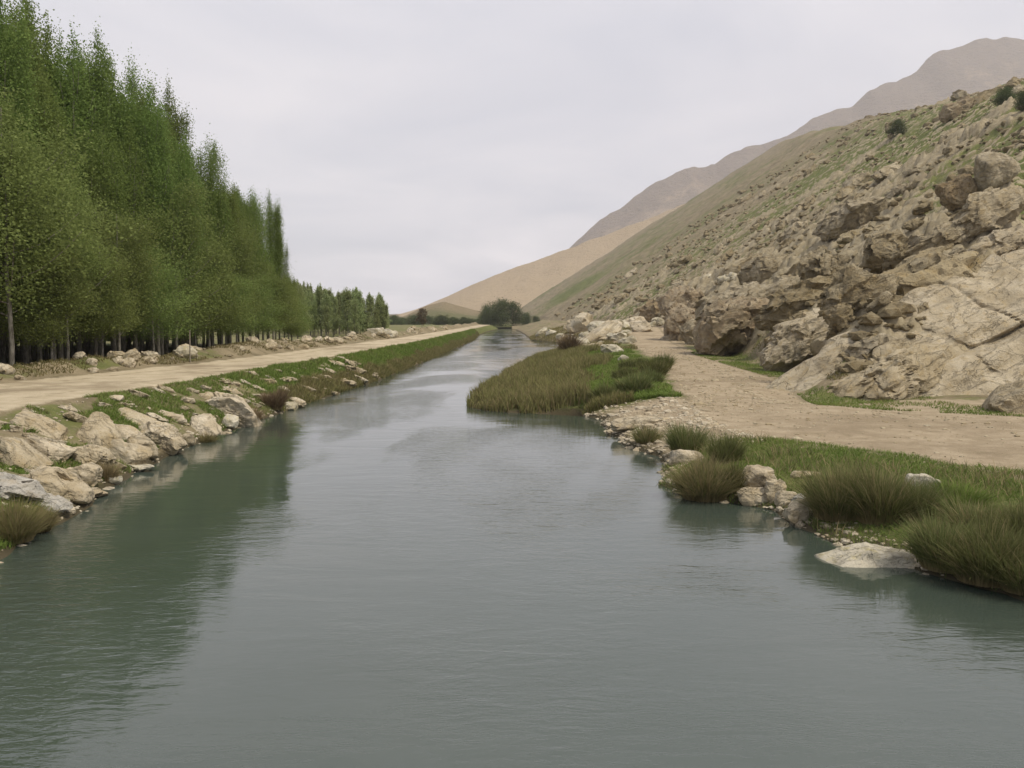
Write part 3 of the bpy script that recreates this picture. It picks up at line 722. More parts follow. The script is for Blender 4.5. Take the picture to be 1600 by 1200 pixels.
# loose boulders, shared shapes
def scatter_rocks(name, protos, spots, label, cat, group, marks=None, noun=None, side=1):
    made = []
    for i, (x, y, s, rz, tx, ty, sink) in enumerate(spots):
        me, h = protos[i % len(protos)]
        o = link(name, me, loc=(x, y, zat(x, y) + h * s * (.5 - sink)))
        o.scale = (s, s, s); o.rotation_euler = (tx, ty, rz)
        lab = label
        if marks:                                   # say which named neighbour it lies beside, and how
            mx, my, what = min(marks, key=lambda m: (m[0] - x) ** 2 + (m[1] - y) ** 2)
            dx, dy = (x - mx) * side, y - my
            rel = ("uphill from" if dx > 0 else "downhill from") if abs(dx) > abs(dy) else ("behind" if dy > 0 else "in front of")
            size = "small" if s < .62 else "mid-sized" if s < 1.0 else "large"
            lab = "%s %s %s the %s" % (size, noun, rel, what)
        made.append((o, lab))
    kin = {}
    for o, lab in made: kin.setdefault(lab, []).append(o)
    for o, lab in made:
        same = len(kin[lab])
        if marks and same in (2, 3):                # two or three alike: tell them apart by distance along the valley
            k = sorted(kin[lab], key=lambda q: q.location.y).index(o)
            tag(o, lab + ", " + (("nearer", "farther") if same == 2 else ("nearest", "middle one", "farthest"))[k] + (" of two" if same == 2 else " of three"), cat, group)
            continue
        tag(o, lab, cat, (group if not marks else lab.split(" ", 1)[1] + "s" * 0) if same > 1 or not marks else group)

HILL_MARKS = [(o.location.x, o.location.y, " ".join(o["label"].replace(",", "").split()[:4]) if o["label"].split()[3] in ("slab", "ledge", "boulder", "knob", "block", "crag", "ridge", "rib") else
              " ".join(o["label"].replace(",", "").split()[:3])) for o in COL.objects if o.name.startswith("rock_outcrop")]
BANK_MARKS = [(-13.89, 25.03)+("broad pale block",), (-11.90, 23.37)+("wide brownish boulder",), (-12.99, 27.31)+("cracked tan boulder",), (-12.65, 29.26)+("pinkish wedge",), (-12.93, 32.67)+("block with a dark cleft",),
              (-12.88, 37.17)+("leaning tan slab",), (-13.09, 41.62)+("biggest tan boulder",), (-12.51, 46.86)+("reddish brown bush",), (-15.11, 28.47)+("reddish tan verge stone",), (-14.01, 33.89)+("long slab in the turf",)]

rng = np.random.default_rng(5)
def protos(n, mat, dims, seed, sub=3, **kw):
    out = []
    for i in range(n):
        dm = tuple(np.array(dims) * rng.uniform(.8, 1.2, 3))
        V, F = rock_verts(seed + i, dm, sub=sub, **kw)
        me = mesh_np("loose_rock", V, F, M[mat], True); me.set_sharp_from_angle(angle=R(38))
        out.append((me, dm[2]))
    return out
hill_p = protos(9, 'rock_hill', (1.9, 1.15, .95), 300, 5, planes=12, rough=.15, cracks=.05)
riprap_p = protos(8, 'rock_tan', (1.2, .75, .38), 340, 5, planes=9, rough=.10)
berm_p = protos(6, 'rock_tan', (1.0, .8, .6), 370, 4, planes=9, rough=.14)

spots = []
tries = 0
while len(spots) < 225 and tries < 20000:
    tries += 1
    y = 44 * (420 / 44) ** (rng.random() ** 1.1)
    a = rng.uniform(.05, .64); x = a * y
    hr = float(hill_raw(np.array([x]), np.array([y]))[0])
    if hr < 1.0 or rng.random() > .25 + .9 * sstep(-.1, .35, float(fbm(x * .03, y * .02, 3, 44))): continue
    s = rng.lognormal(-.28, .45) * (1 + y / 240)
    spots.append((x, y, s, rng.normal(.15, .5), rng.normal(0, .15), -.45 + rng.normal(0, .18), rng.uniform(.12, .36)))
for lo, hi, what in ((0, 150, "weathered boulder lying loose among the ledges of the rocky slope"),
                     (150, 999, "small-looking distant boulder dotting the dry far part of the slope")):
    scatter_rocks("hillside_boulder", hill_p, [q for q in spots if lo <= q[1] < hi], what, "boulder", "boulders on the slope, " + ("ledges" if lo == 0 else "far part"), HILL_MARKS if lo < 150 else None, "loose boulder")

taken = [(o.location.x, o.location.y, max(o.dimensions) * .42) for o in COL.objects if o.name.startswith("stone")]
spots = []
tries = 0
while len(spots) < 105 and tries < 30000:
    tries += 1
    y = rng.uniform(19, 74); w = float(shore_left(y) - road_near(y)); t = rng.beta(1.1, 1.3) * .92
    if rng.random() < (y - 45) / 45 and t < .4: continue
    x = float(shore_left(y)) - t * w
    s = rng.lognormal(-.38, .36) * (1.15 - .45 * t)
    if any((x - a) ** 2 + (y - b) ** 2 < (c + .3 * s) ** 2 for a, b, c in taken): continue
    taken.append((x, y, .42 * s))
    spots.append((x, y, s, rng.normal(.9, .35), rng.normal(.05, .08), rng.normal(.30, .09), rng.uniform(.38, .52)))
scatter_rocks("bank_stone", riprap_p, [q for q in spots if q[1] < 42], "tan slab stone bedded in turf on the near left bank", "stone", "bedded stones of the near left bank", BANK_MARKS, "bedded tan stone", -1)
scatter_rocks("bank_stone", riprap_p, [q for q in spots if q[1] >= 42], "small pale slab stone bedded in turf on the far stretch of the left bank", "stone", "bedded stones of the far left bank")

spots = []
for i in range(120):
    y = 30 * (230 / 30) ** rng.random(); x = float(road_far(y)) - abs(rng.normal(1.7, 1.1)) - .25
    spots.append((x, y, min(rng.lognormal(-.80, .5), .85) * (1 + y / 300), rng.uniform(0, 6.3), rng.normal(0, .25), rng.normal(0, .25), rng.uniform(.25, .45)))
scatter_rocks("berm_stone", berm_p, spots, "rough stone lying on the earth berm between the dirt road and the trees", "stone", "stones on the berm")
put("stone", "white stone topping the berm where the thin stake stands", (-22.08, 60.47), (1.7, 1.2, .8), 101, 'rock_pale', .2, 0, (0, 0))
put("stone", "pointed grey stone alone on the berm left of the thin stake", (-30.57, 73.37), (.95, .8, .8), 102, 'rock_grey', .1, 0, (0, 0))
put("stone", "cream boulder on the far berm beside the dirt road", (-18.69, 124.77), (2.4, 1.8, 1.3), 103, 'rock_pale', .2, 0, (0, 0))
put("stone", "white stone beside the cream boulder on the far berm", (-18.16, 133.27), (2.4, 1.5, 1.2), 104, 'rock_pale', .2, 0, (0, 0))

spots = []
rub = protos(6, 'rock_pale', (2.0, 1.3, .9), 380, 4, planes=9, rough=.13)
rub += protos(4, 'rock_tan', (2.0, 1.4, 1.0), 390, 4, planes=9, rough=.13)
for i in range(95):
    y = rng.uniform(118, 205); f = rng.random() ** .8
    a, b_ = float(shore_right(y)) + 1.5, float(track_right(y)) + 14 * (y > 150)
    x = a + (b_ - a) * f
    if abs(x - .5 * (float(track_left(y)) + float(track_right(y)))) < 2.2 and y < 165: continue
    spots.append((x, y, rng.lognormal(-.05, .42), rng.normal(.3, .6), rng.normal(0, .15), rng.normal(-.2, .2), rng.uniform(.15, .35)))
scatter_rocks("rubble_block", rub, spots, "yellowish block in the rubble between the far river and the path", "stone", "rubble by the far path")

# pebbles trodden into the path and road: nobody could count them
def pebbles(name, pts, sizes, mat, seed):
    rg = np.random.default_rng(seed)
    N, F = ico(1)
    n = len(pts)
    sc = sizes[:, None] * rg.uniform(.6, 1.3, (n, 3)) * np.array([1.1, 1, .55])
    V = N[None] * sc[:, None, :] * rg.uniform(.8, 1.15, (n, len(N), 1)) + pts[:, None, :]
    FF = F[None] + (np.arange(n) * len(N))[:, None, None]
    o = link(name, mesh_np(name, V.reshape(-1, 3), FF.reshape(-1, 3), M[mat], False), kind="stuff")
    return o
rg = np.random.default_rng(9)
y = 17 * (110 / 17) ** rg.random(9000)
f = rg.random(9000); x = track_left(y) + (track_right(y) - track_left(y)) * f + rg.normal(0, .4, 9000)
keep = (x < y * .85) & ((fbm(x * .5, y * .5, 3, 111) > .0) | (rg.random(9000) < .25))
x, y = x[keep], y[keep]
o = pebbles("gravel", np.stack([x, y, right_height(x, y) + .004], -1), rg.lognormal(-3.5, .55, len(x)) * (1 + y / 160), 'rock_tan', 10)
tag(o, "loose pale gravel strewn over the dirt track on the right", "gravel")

# small rubble strewn between the ledges: past counting
rg = np.random.default_rng(19)
n = 26000
y = 44 * (520 / 44) ** rg.random(n); x = hill_foot(y) + rg.random(n) ** 1.1 * .62 * y
wx, wy = x * .330 + y * .944, x * .944 - y * .330
k = (hill_raw(x, y) > .8) & (fbm(wy * .045, wx * .16, 4, 141) + .5 * fbm(x * .02, y * .02, 2, 142) > .12) & (x < .66 * y)
x, y = x[k][:2700], y[k][:2700]
o = pebbles("hillside_rubble", np.stack([x, y, right_height(x, y) + .05], -1), rg.lognormal(-1.35, .45, len(x)) * (1 + y / 170), 'rock_hill', 20)
tag(o, "small broken rocks strewn thickly between the ledges of the hillside", "rubble")

rg = np.random.default_rng(12)
n = 5200
y = 17 * (47 / 17) ** rg.random(n); a = shore_right(y); b_ = track_left(y)
x = a - .25 + (b_ - a + .3) * rg.random(n) ** 1.3
k = (y > 29.5) | (x < a + .9)
o = pebbles("shore_gravel", np.stack([x, y, right_height(x, y) + .005], -1)[k], rg.lognormal(-3.1, .65, int(k.sum())), 'rock_tan', 13)
tag(o, "gravel and small stones on the bare shore of the right bank", "gravel")
n = 1300
y = 17 * (60 / 17) ** rg.random(n); w = shore_left(y) - road_near(y)
t = np.where(rg.random(n) < .55, rg.uniform(-.08, .2, n), rg.uniform(0, .95, n)); x = shore_left(y) - t * w
o = pebbles("shore_gravel", np.stack([x, y, left_height(x, y) + .01], -1), rg.lognormal(-3.0, .6, n), 'rock_tan', 14)
tag(o, "gravel and broken stone between the blocks of the left bank", "gravel")

# ------------------------------------------------------------------ grass, rushes, reeds
def blades(base, height, lean, width, bend, tint, dry, rg, segs=2, sheath=0.0):
    """triangular-tipped blades; base (n,3), lean (n,2) horizontal reach of the tip"""
    n = len(base)
    ang = rg.uniform(0, math.pi, n)
    side = np.stack([np.cos(ang), np.sin(ang), np.zeros(n)], -1) * (width * .5)[:, None]
    L = np.concatenate([lean, np.zeros((n, 1))], 1)
    up = np.array([0, 0, 1.0])
    V = []
    for k in range(segs):
        t = k / segs
        c = base + up * (height * t * (1 - .25 * bend * t * t))[:, None] + L * (t ** 1.7)
        V += [c - side * (1 - .45 * t), c + side * (1 - .45 * t)]
    V.append(base + up * (height * (1 - .25 * bend))[:, None] + L)
    V = np.stack(V, 1); m = 2 * segs + 1
    F = []
    for k in range(segs - 1):
        a = 2 * k; F += [[a, a + 1, a + 3], [a, a + 3, a + 2]]
    a = 2 * (segs - 1); F.append([a, a + 1, a + 2])
    F = np.array(F)
    FF = (F[None] + (np.arange(n) * m)[:, None, None]).reshape(-1, 3)
    tv = np.array([k / segs for k in range(segs) for _ in (0, 1)] + [1.0])
    tn = np.clip(tint[:, None] * .65 + .45 * tv[None] - .05, 0, 1)
    dr = np.clip(np.maximum(dry[:, None], sheath * (1 - 2.5 * tv[None])), 0, 1)
    return V.reshape(-1, 3), FF, {"tint": tn.reshape(-1), "dry": dr.reshape(-1)}

def tussock_mesh(name, seed, r, h, n, spread, mat, dryness, wid=.016):
    rg = np.random.default_rng(seed)
    a = rg.uniform(0, 2 * math.pi, n); q = np.sqrt(rg.random(n))
    base = np.stack([np.cos(a) * q * r * .55, np.sin(a) * q * r * .55, np.full(n, -.05)], -1)
    cl = np.clip(.9 + .45 * fbm(base[:, 0] * 3 / r + seed, base[:, 1] * 3 / r, 2, seed), .5, 1.25)
    hh = h * rg.uniform(.40, 1.08, n) * (1 - .15 * q) * cl
    out = q * spread * h * rg.uniform(.4, 1.2, n)
    lean = np.stack([np.cos(a), np.sin(a)], -1) * out[:, None] + rg.normal(0, .15 * h, (n, 2))
    dry = (rg.random(n) < dryness).astype(float) * rg.uniform(.4, 1, n)
    V, F, at = blades(base, hh, lean, rg.uniform(.7, 1.3, n) * wid, rg.uniform(0, 1.4, n) * q, rg.random(n), dry, rg, 3, .85)
    return mesh_np(name, V, F, M[mat], True, at)

def tussock(label, xy, r, h, n, spread, mat, dryness, seed, wid=.016, cat="grass tussock", name="rush_tussock", group=None, z=None):
    zz = max(zat(*xy), -.12) if z is None else z
    me = tussock_mesh(name, seed, r, h, n, spread, mat, dryness, wid)
    return tag(link(name, me, loc=(xy[0], xy[1], zz)), label, cat, group)

tussock("upright dark green tussock on the shore next to the grassy spit", (5.97, 30.27), .95, 1.25, 2600, .35, 'rush', .15, 1)
tussock("low brownish tussock at the water left of the upright dark tussock", (5.21, 34.16), .80, .75, 1700, .55, 'rush', .45, 2)
tussock("dark green tussock behind the straw-coloured one, with spiky tips", (6.64, 27.59), .70, 1.15, 2000, .35, 'rush', .05, 3)
tussock("straw-coloured tussock hanging over the water, broadest of its row", (5.37, 24.60), 1.10, 1.35, 3400, .62, 'rush', .62, 4)
tussock("green tussock tucked against the waterside heap of rocks", (6.13, 24.54), .55, 1.0, 1400, .4, 'rush', .2, 5)
tussock("dark brown-green rush clump above the pale pyramid rock, left half", (7.86, 21.19), 1.05, 1.45, 3600, .50, 'rush', .40, 6)
tussock("dark brown-green rush clump above the pale pyramid rock, right half", (8.60, 20.53), 1.0, 1.5, 3600, .52, 'rush', .34, 7)
tussock("bluish green rushes standing behind and right of the dark rush clump", (9.29, 20.30), .8, 1.3, 2600, .42, 'rush', .12, 8)
tussock("feathery rushes rising from the water right of the pale pyramid rock", (8.54, 17.33), .8, 1.22, 3000, .50, 'rush', .20, 9)
tussock("tall green rush clump at the water on the right edge", (8.91, 16.55), .9, 1.28, 3400, .45, 'rush', .14, 10)
tussock("outermost rush clump cut off by the right edge", (9.37, 15.96), .85, 1.2, 3000, .45, 'rush', .22, 11)
tussock("brown rush clump on the bank behind the tall right-edge clump", (9.74, 18.55), .75, 1.1, 2600, .5, 'rush', .4, 12)
tussock("green rush clump on the bank at the right edge, below the turf", (10.30, 17.83), .75, 1.05, 2600, .45, 'rush', .15, 13)
tussock("leafy green clump in the turf beside the cream rock", (10.16, 20.05), .7, .9, 2000, .5, 'grass', .08, 14, .02)
tussock("grey dry bush in front of the biggest tan boulder", (-12.47, 41.71), .95, 1.3, 1600, .6, 'dry', .5, 15, .02, "dry bush", "dry_bush")
tussock("reddish brown bush at the water near the end of the stone row", (-12.51, 46.86), .75, 1.35, 1600, .45, 'dry', .2, 16, .03, "dry bush", "dry_bush")
tussock("brown tuft at the water between the tan block and the pinkish wedge", (-12.13, 26.60), .42, .72, 1000, .5, 'dry', .3, 17, .014)
tussock("dry grass tuft hanging over the block with the dark cleft", (-12.60, 33.13), .5, .8, 900, .6, 'reed', .6, 18)
tussock("dry grass tuft in front of the leaning tan slab", (-12.41, 36.09), .45, .7, 900, .6, 'reed', .6, 19)
tussock("olive and brown tuft at the bottom of the left bank, cut by the left edge", (-11.10, 19.61), .75, .95, 2600, .5, 'reed', .5, 20)
tussock("small olive tuft between the bottom tuft and the light grey stone", (-11.06, 20.67), .45, .6, 1200, .6, 'reed', .55, 21)
tussock("bare brownish shrub where the spit meets the yellow rubble", (7.32, 113.88), 1.5, 3.2, 1300, .45, 'dry', .2, 22, .07, "dry bush", "dry_bush")
def turf(name, label, x, y, zf, h, wid, mat, dryness, seed, cat="grass", spread=.6):
    rg = np.random.default_rng(seed); n = len(x)
    base = np.stack([x, y, zf(x, y) - .02], -1)
    hh = h * rg.uniform(.5, 1.25, n)
    lean = rg.normal(0, spread, (n, 2)) * hh[:, None]
    patch = fbm(x * .45, y * .45, 3, seed + 1)
    dry = ((rg.random(n) < np.clip(dryness + .35 * patch, 0, 1)) * rg.uniform(.4, 1, n))
    V, F, at = blades(base, hh, lean, wid * rg.uniform(.6, 1.3, n), rg.random(n), np.clip(.5 + .45 * patch + rg.normal(0, .22, n), 0, 1), dry, rg, 2)
    o = link(name, mesh_np(name, V, F, M[mat], True, at), kind="stuff")
    return tag(o, label, cat)

# short turf of the right bank
rg = np.random.default_rng(30)
n = 90000
y = 13 * (46 / 13) ** rg.random(n); a = shore_right(y); b_ = track_left(y)
f = rg.random(n); x = a - .05 + (b_ - a + .9) * f
k = (x < y * .95) & (fbm(x * .8, y * .8, 3, 121) + .45 * fbm(x * .25, y * .25, 2, 122) + 1.1 * (f - .12) + .35 * fbm(x * 2.2, y * 2.2, 2, 123) - 1.25 * np.maximum(f - .62, 0) / .38 > -.15 + 1.6 * sstep(29, 31, y) * (1 - sstep(44, 47, y)))
x, y = x[k], y[k]
turf("grass", "short bright green turf along the right bank below the track", x, y, right_height, .15, .018, 'grass', .08, 31)
n = 5200
y = 16.5 * (30 / 16.5) ** rg.random(n); a = shore_right(y); b_ = track_left(y); f = rg.random(n); x = a + (b_ - a) * f
k = (x < y * .95) & (fbm(x * .6, y * .6, 3, 155) > .08)
turf("weeds", "taller mixed weeds and dry stalks standing in the turf of the right bank", x[k], y[k], right_height, .42, .022, 'rush', .45, 32, "weeds", .5)
# verge at the foot of the rocks
n = 26000
y = 36 * (105 / 36) ** rg.random(n); x = track_right(y) + .3 + rg.random(n) ** 1.4 * 6.5
hr = hill_raw(x, y); k = (hr < .7) & (fbm(x * .5, y * .5, 3, 123) > -.25) & (x < .66 * y)
turf("grass", "green verge grass between the dirt track and the foot of the rocks", x[k], y[k], right_height, .16, .035, 'grass', .15, 33)
# left bank turf
n = 130000
y = 17 * (70 / 17) ** rg.random(n); w = shore_left(y) - road_near(y); t = .01 + .95 * rg.random(n); x = shore_left(y) - t * w
k = fbm(x * .55, y * .55, 3, 125) + .25 * sstep(40, 60, y) > -.22
turf("grass", "olive turf between the stones of the left bank", x[k], y[k], left_height, .17, .026, 'grass', .22, 35)
# far left bank: taller rank grass down to the water
n = 110000
y = 47 * (260 / 47) ** rg.random(n); w = shore_left(y) - road_near(y); t = -.02 + .92 * rg.random(n) ** 1.25; x = shore_left(y) - t * w
k = rg.random(n) < sstep(46, 56, y)
tt = (shore_left(y) - x) / (shore_left(y) - road_near(y)); up = tt + .25 * fbm(x * .3, y * .2, 3, 152) > .30
turf("bank_grass", "tan rank grass along the water on the far left bank", x[k & ~up], y[k & ~up], left_height, .40, .050, 'reed', .34, 37, spread=.4)
turf("bank_grass", "dark green grass covering the far left bank up to the dirt road", x[k & up], y[k & up], left_height, .30, .050, 'grass', .12, 38, spread=.45)
# berm grass
n = 30000
y = 30 * (140 / 30) ** rg.random(n); x = road_far(y) - .5 - rg.random(n) * 5
k = fbm(x * .4, y * .4, 3, 127) > .0
turf("grass", "sparse olive grass on the earth berm below the trees", x[k], y[k], left_height, .2, .05, 'reed', .3, 39)
# the spit
n = 90000
y = 45.6 + (122 - 45.6) * rg.random(n) ** 1.35; a = shore_right(y) - .25; b_ = track_left(y) - .6
f = rg.random(n); x = a + (b_ - a) * f
gr = sstep(.45, .75, f + .25 * fbm(x * .3, y * .2, 3, 129))
pond = np.exp(-((x - 3.0) / 1.5) ** 2 - ((y - 47.1) / 1.1) ** 2)
k = (pond < .45) & (rg.random(n) > .55 * gr) & (right_height(x, y) > -.10) & (fbm(x * .9, y * .7, 3, 153) > -.42)
hv = (.5 + .6 * fbm(x * .35, y * .25, 3, 151)) * (.55 + .45 * sstep(0, 1.6, x - shore_right(y))) * (.6 + .4 * sstep(45.5, 48.5, y))
turf("reed_bed", "olive reeds covering the low grassy spit that juts into the river", x[k & (gr < .5)], y[k & (gr < .5)], right_height, (.28 + .95 * hv)[k & (gr < .5)], .06, 'reed', .30, 41, "reeds", .26)
n = 42000
y = 45.6 + (112 - 45.6) * rg.random(n) ** 1.4; a = shore_right(y) + .3; b_ = track_left(y) + .5
f = .42 + .58 * rg.random(n); x = a + (b_ - a) * f
k = (fbm(x * .45, y * .35, 4, 154) - 1.1 * np.maximum(f - .8, 0) / .2 > -.35) & (right_height(x, y) > .02)
x, y = x[k], y[k]
turf("grass", "fresh green grass on the landward part of the spit beside the track", x, y, right_height, .3, .05, 'grass', .05, 43)
for i, (p, r, h) in enumerate((((6.6, 48.5), 1.5, 1.25), ((5.0, 47.6), 1.1, 1.1), ((8.4, 54.5), 1.2, 1.05), ((9.8, 62.0), 1.5, 1.3), ((11.6, 70.5), 1.6, 1.5), ((9.4, 70.0), 1.6, 1.2), ((7.4, 58.5), 1.3, 1.0))):
    tussock(("dark rush clump at the front corner of the spit, nearest the shore ledge", "dark rush clump beside the little inlet of the spit",
             "green rush clump near the track in the front half of the spit", "rush clump halfway back on the landward side of the spit",
             "tall rush clump at the back corner of the spit by the track", "rush clump in the middle of the spit's back part",
             "low rush clump in the centre of the spit")[i], p, r, h, 2000, .4, 'rush', .06, 60 + i, .035)
n = 40000
y = 105 * (230 / 105) ** rg.random(n); a = shore_right(y); b_ = track_left(y); x = a - .1 + (b_ - a) * rg.random(n) ** 1.2
k = fbm(x * .18, y * .12, 3, 131) > -.15
turf("bank_grass", "dry tan grass along the far right shore and rubble", x[k], y[k], right_height, .5, .08, 'reed', .6, 45)
# sparse tufts over the hill
n = 150000
y = 40 * (360 / 40) ** rg.random(n); x = hill_foot(y) + rg.random(n) ** 1.2 * .62 * y
hr = hill_raw(x, y)
zz, rk, ins, trk, t, d, hr = right_height(x, y, True)
k = (hr > .6) & (rk < .35) & (fbm(x * .06, y * .05, 3, 133) + .6 * fbm(x * .4, y * .4, 2, 134) > .05) & (x < .68 * y)
turf("hill_grass", "thin yellow-green grass tufts between the rocks of the hillside", x[k], y[k], right_height, .26, .075, 'reed', .35, 47)

# ------------------------------------------------------------------ trees
def tube(path, rad, n=6):
    path = np.asarray(path, float); m = len(path); V = []; F = []
    for i in range(m):
        d = path[min(i + 1, m - 1)] - path[max(i - 1, 0)]; d /= max(np.linalg.norm(d), 1e-6)
        u = np.cross(d, [0.3, 1, 0.1]); u /= np.linalg.norm(u); w = np.cross(d, u)
        for k in range(n):
            a = 2 * math.pi * k / n; V.append(path[i] + (u * math.cos(a) + w * math.sin(a)) * rad[i])
    for i in range(m - 1):
        for k in range(n):
            F.append([i * n + k, i * n + (k + 1) % n, (i + 1) * n + (k + 1) % n, (i + 1) * n + k])
    return np.array(V), np.array(F, np.int32)

def join(parts):
    V = []; F = []; o = 0
    for v, f in parts: V.append(v); F.append(f + o); o += len(v)
    return np.concatenate(V), np.concatenate(F)

def leaves(cent, size, rg, tint):
    n = len(cent)
    N = rg.normal(size=(n, 3)); N[:, 2] += .4; N /= np.linalg.norm(N, axis=1)[:, None]
    U = np.cross(N, rg.normal(size=(n, 3))); U /= np.linalg.norm(U, axis=1)[:, None]; W = np.cross(N, U)
    s = (size * rg.uniform(.6, 1.35, n))[:, None]
    V = np.stack([cent - U * s * .5, cent + W * s * .33, cent + U * s * .5, cent - W * s * .33], 1)
    F = np.arange(n * 4, dtype=np.int32).reshape(n, 4)
    return V.reshape(-1, 3), F, {"tint": np.repeat(np.clip(tint, 0, 1), 4)}

def tree_meshes(seed, h, kind, leaf, mat, n_clump, per):
    """unit built at real height h; returns (trunk mesh, crown mesh)"""
    rg = np.random.default_rng(seed)
    bend = rg.normal(0, .012, 2) * h
    zs = np.linspace(-.3, h * .93, 9)
    path = np.stack([bend[0] * (zs / h) ** 2 + .05 * np.sin(zs), bend[1] * (zs / h) ** 2, zs], -1)
    r0 = (.0078 if kind == 'poplar' else .0055) * h + .03
    tubes = [tube(path, np.maximum(r0 * (1 - zs / h * .95), .015), 8)]
    C = []; T = []; Sg = []
    if kind == 'poplar':
        lo = .13; width = .105 * h
        prof = lambda t: width * (np.clip((t - .06) / .16, 0, 1) ** .7) * (1 - .66 * np.clip((t - .42) / .50, 0, 1) ** 1.2)
    elif kind == 'round':
        lo = .20; width = .21 * h
        prof = lambda t: width * np.sqrt(np.clip(1 - ((t - .58) / .46) ** 2, 0, 1)) * (.9 + .2 * np.sin(7 * t + seed))
    elif kind == 'low':
        lo = .02; width = .12 * h
        prof = lambda t: width * (1 - .75 * np.clip(t, 0, 1))
    else:
        lo = .02; width = .45 * h
        prof = lambda t: width * np.sqrt(np.clip(1 - ((t - .42) / .60) ** 2, 0, 1))
    la = rg.uniform(0, 6.28, 6); lr = rg.uniform(.035, .072, 6); lr[0] = .004
    lead = [(math.cos(q1) * q2, math.sin(q1) * q2, tp) for q1, q2, tp in zip(la, lr, (1.0, rg.uniform(.93, .99), rg.uniform(.90, .98), rg.uniform(.86, .95), rg.uniform(.82, .93), rg.uniform(.78, .9)))]
    limbs = []
    nl = 30 if kind == 'poplar' else 20
    for i in range(nl):
        t0 = lo * .9 + (.80 - lo) * (i / nl) ** 1.1 + rg.uniform(0, .02); a = rg.uniform(0, 2 * math.pi)
        rise = rg.uniform(.10, .20) if kind == 'poplar' else rg.uniform(.10, .24)
        t1 = min(t0 + rise, .90 if kind == 'poplar' else .97); rr = prof(np.array(t1)) * rg.uniform(.75, 1.1) + .1
        q = np.linspace(0, 1, 4)
        px = np.interp(t0 * h, zs, path[:, 0]) + math.cos(a) * rr * q ** .75; py = np.interp(t0 * h, zs, path[:, 1]) + math.sin(a) * rr * q ** .75
        pz = h * (t0 + (t1 - t0) * q ** 1.25)
        limbs.append(np.stack([px, py, pz], -1)); tubes.append(tube(limbs[-1], r0 * .34 * (1 - t0) * (1 - .8 * q) + .008, 4))
    for i in range(n_clump):
        if kind == 'poplar' and rg.random() < .46:         # upright leaders, several to a tree
            k = rg.integers(0, len(lead)); ox, oy, top = lead[k]; t = rg.uniform(.50, top)
            c = np.array([ox * h, oy * h, t * h]); sx = h * .0165 * np.clip((top - t) / .07 + .35, 0, 1); sz = .028 * h
            c[0] += bend[0] * t * t; c[1] += bend[1] * t * t
        else:
            L = limbs[rg.integers(0, nl)]; q = rg.uniform(.25, 1.08); c = L[0] + (L[-1] - L[0]) * q
            c = c + (np.array([*rg.normal(0, .26, 2), rg.normal(0, .18)])) * prof(np.array(c[2] / h)) * (1 if kind != 'poplar' else .8)
            sx, sz = (.024 * h, .032 * h) if kind == 'poplar' else (.040 * h, .034 * h)
            if kind == 'bush': sx, sz = .10 * h, .08 * h
        m = int(per * rg.uniform(.6, 1.4))
        P = c + rg.normal(size=(m, 3)) * np.array([sx, sx, sz])
        C.append(P); T.append(rg.normal(.5, .14) + rg.normal(0, .08, m))
    C = np.concatenate(C); T = np.concatenate(T)
    C[:, 2] = np.maximum(C[:, 2], .05 * h * (kind != 'bush') + .05)
    V, F, at = leaves(C, leaf, rg, T)
    tv, tf = join(tubes)
    return mesh_np("trunk", tv, tf, M['bark'], True), mesh_np("crown", V, F, M[mat], False, at)

def plant_tree(name, meshes, xy, scale, rz, label, cat="tree", group=None, z=None, tilt=(0, 0)):
    e = bpy.data.objects.new(name, None); COL.objects.link(e); e.empty_display_size = .5
    e.location = (xy[0], xy[1], (zat(*xy) if z is None else z)); e.rotation_euler = (tilt[0], tilt[1], rz)
    e.scale = scale if isinstance(scale, tuple) else (scale,) * 3
    tag(e, label, cat, group)
    link("trunk", meshes[0], e); link("crown", meshes[1], e)
    return e

POP = [tree_meshes(500 + i, 20.0, 'poplar', .130, 'poplar', 420, 100) for i in range(6)]
LOWP = [tree_meshes(510 + i, 20.0, 'low', .26, 'poplar', 230, 50) for i in range(2)]  # crowns reach the ground, shaped to stop light showing between the trunks
OLV = [tree_meshes(520 + i, 13.0, 'round', .125, 'olive', 340, 96) for i in range(3)]
FARP = [tree_meshes(540 + i, 9.0, 'poplar', .17, 'far_leaf', 170, 60) for i in range(3)]
FARR = [tree_meshes(550 + i, 7.0, 'round', .20, 'far_leaf', 150, 50) for i in range(2)]
BUSH = [tree_meshes(560 + i, 8.0, 'bush', .34, 'dark_leaf', 170, 50) for i in range(2)]
BRN = tree_meshes(570, 6.0, 'round', .24, 'brown_leaf', 90, 34)

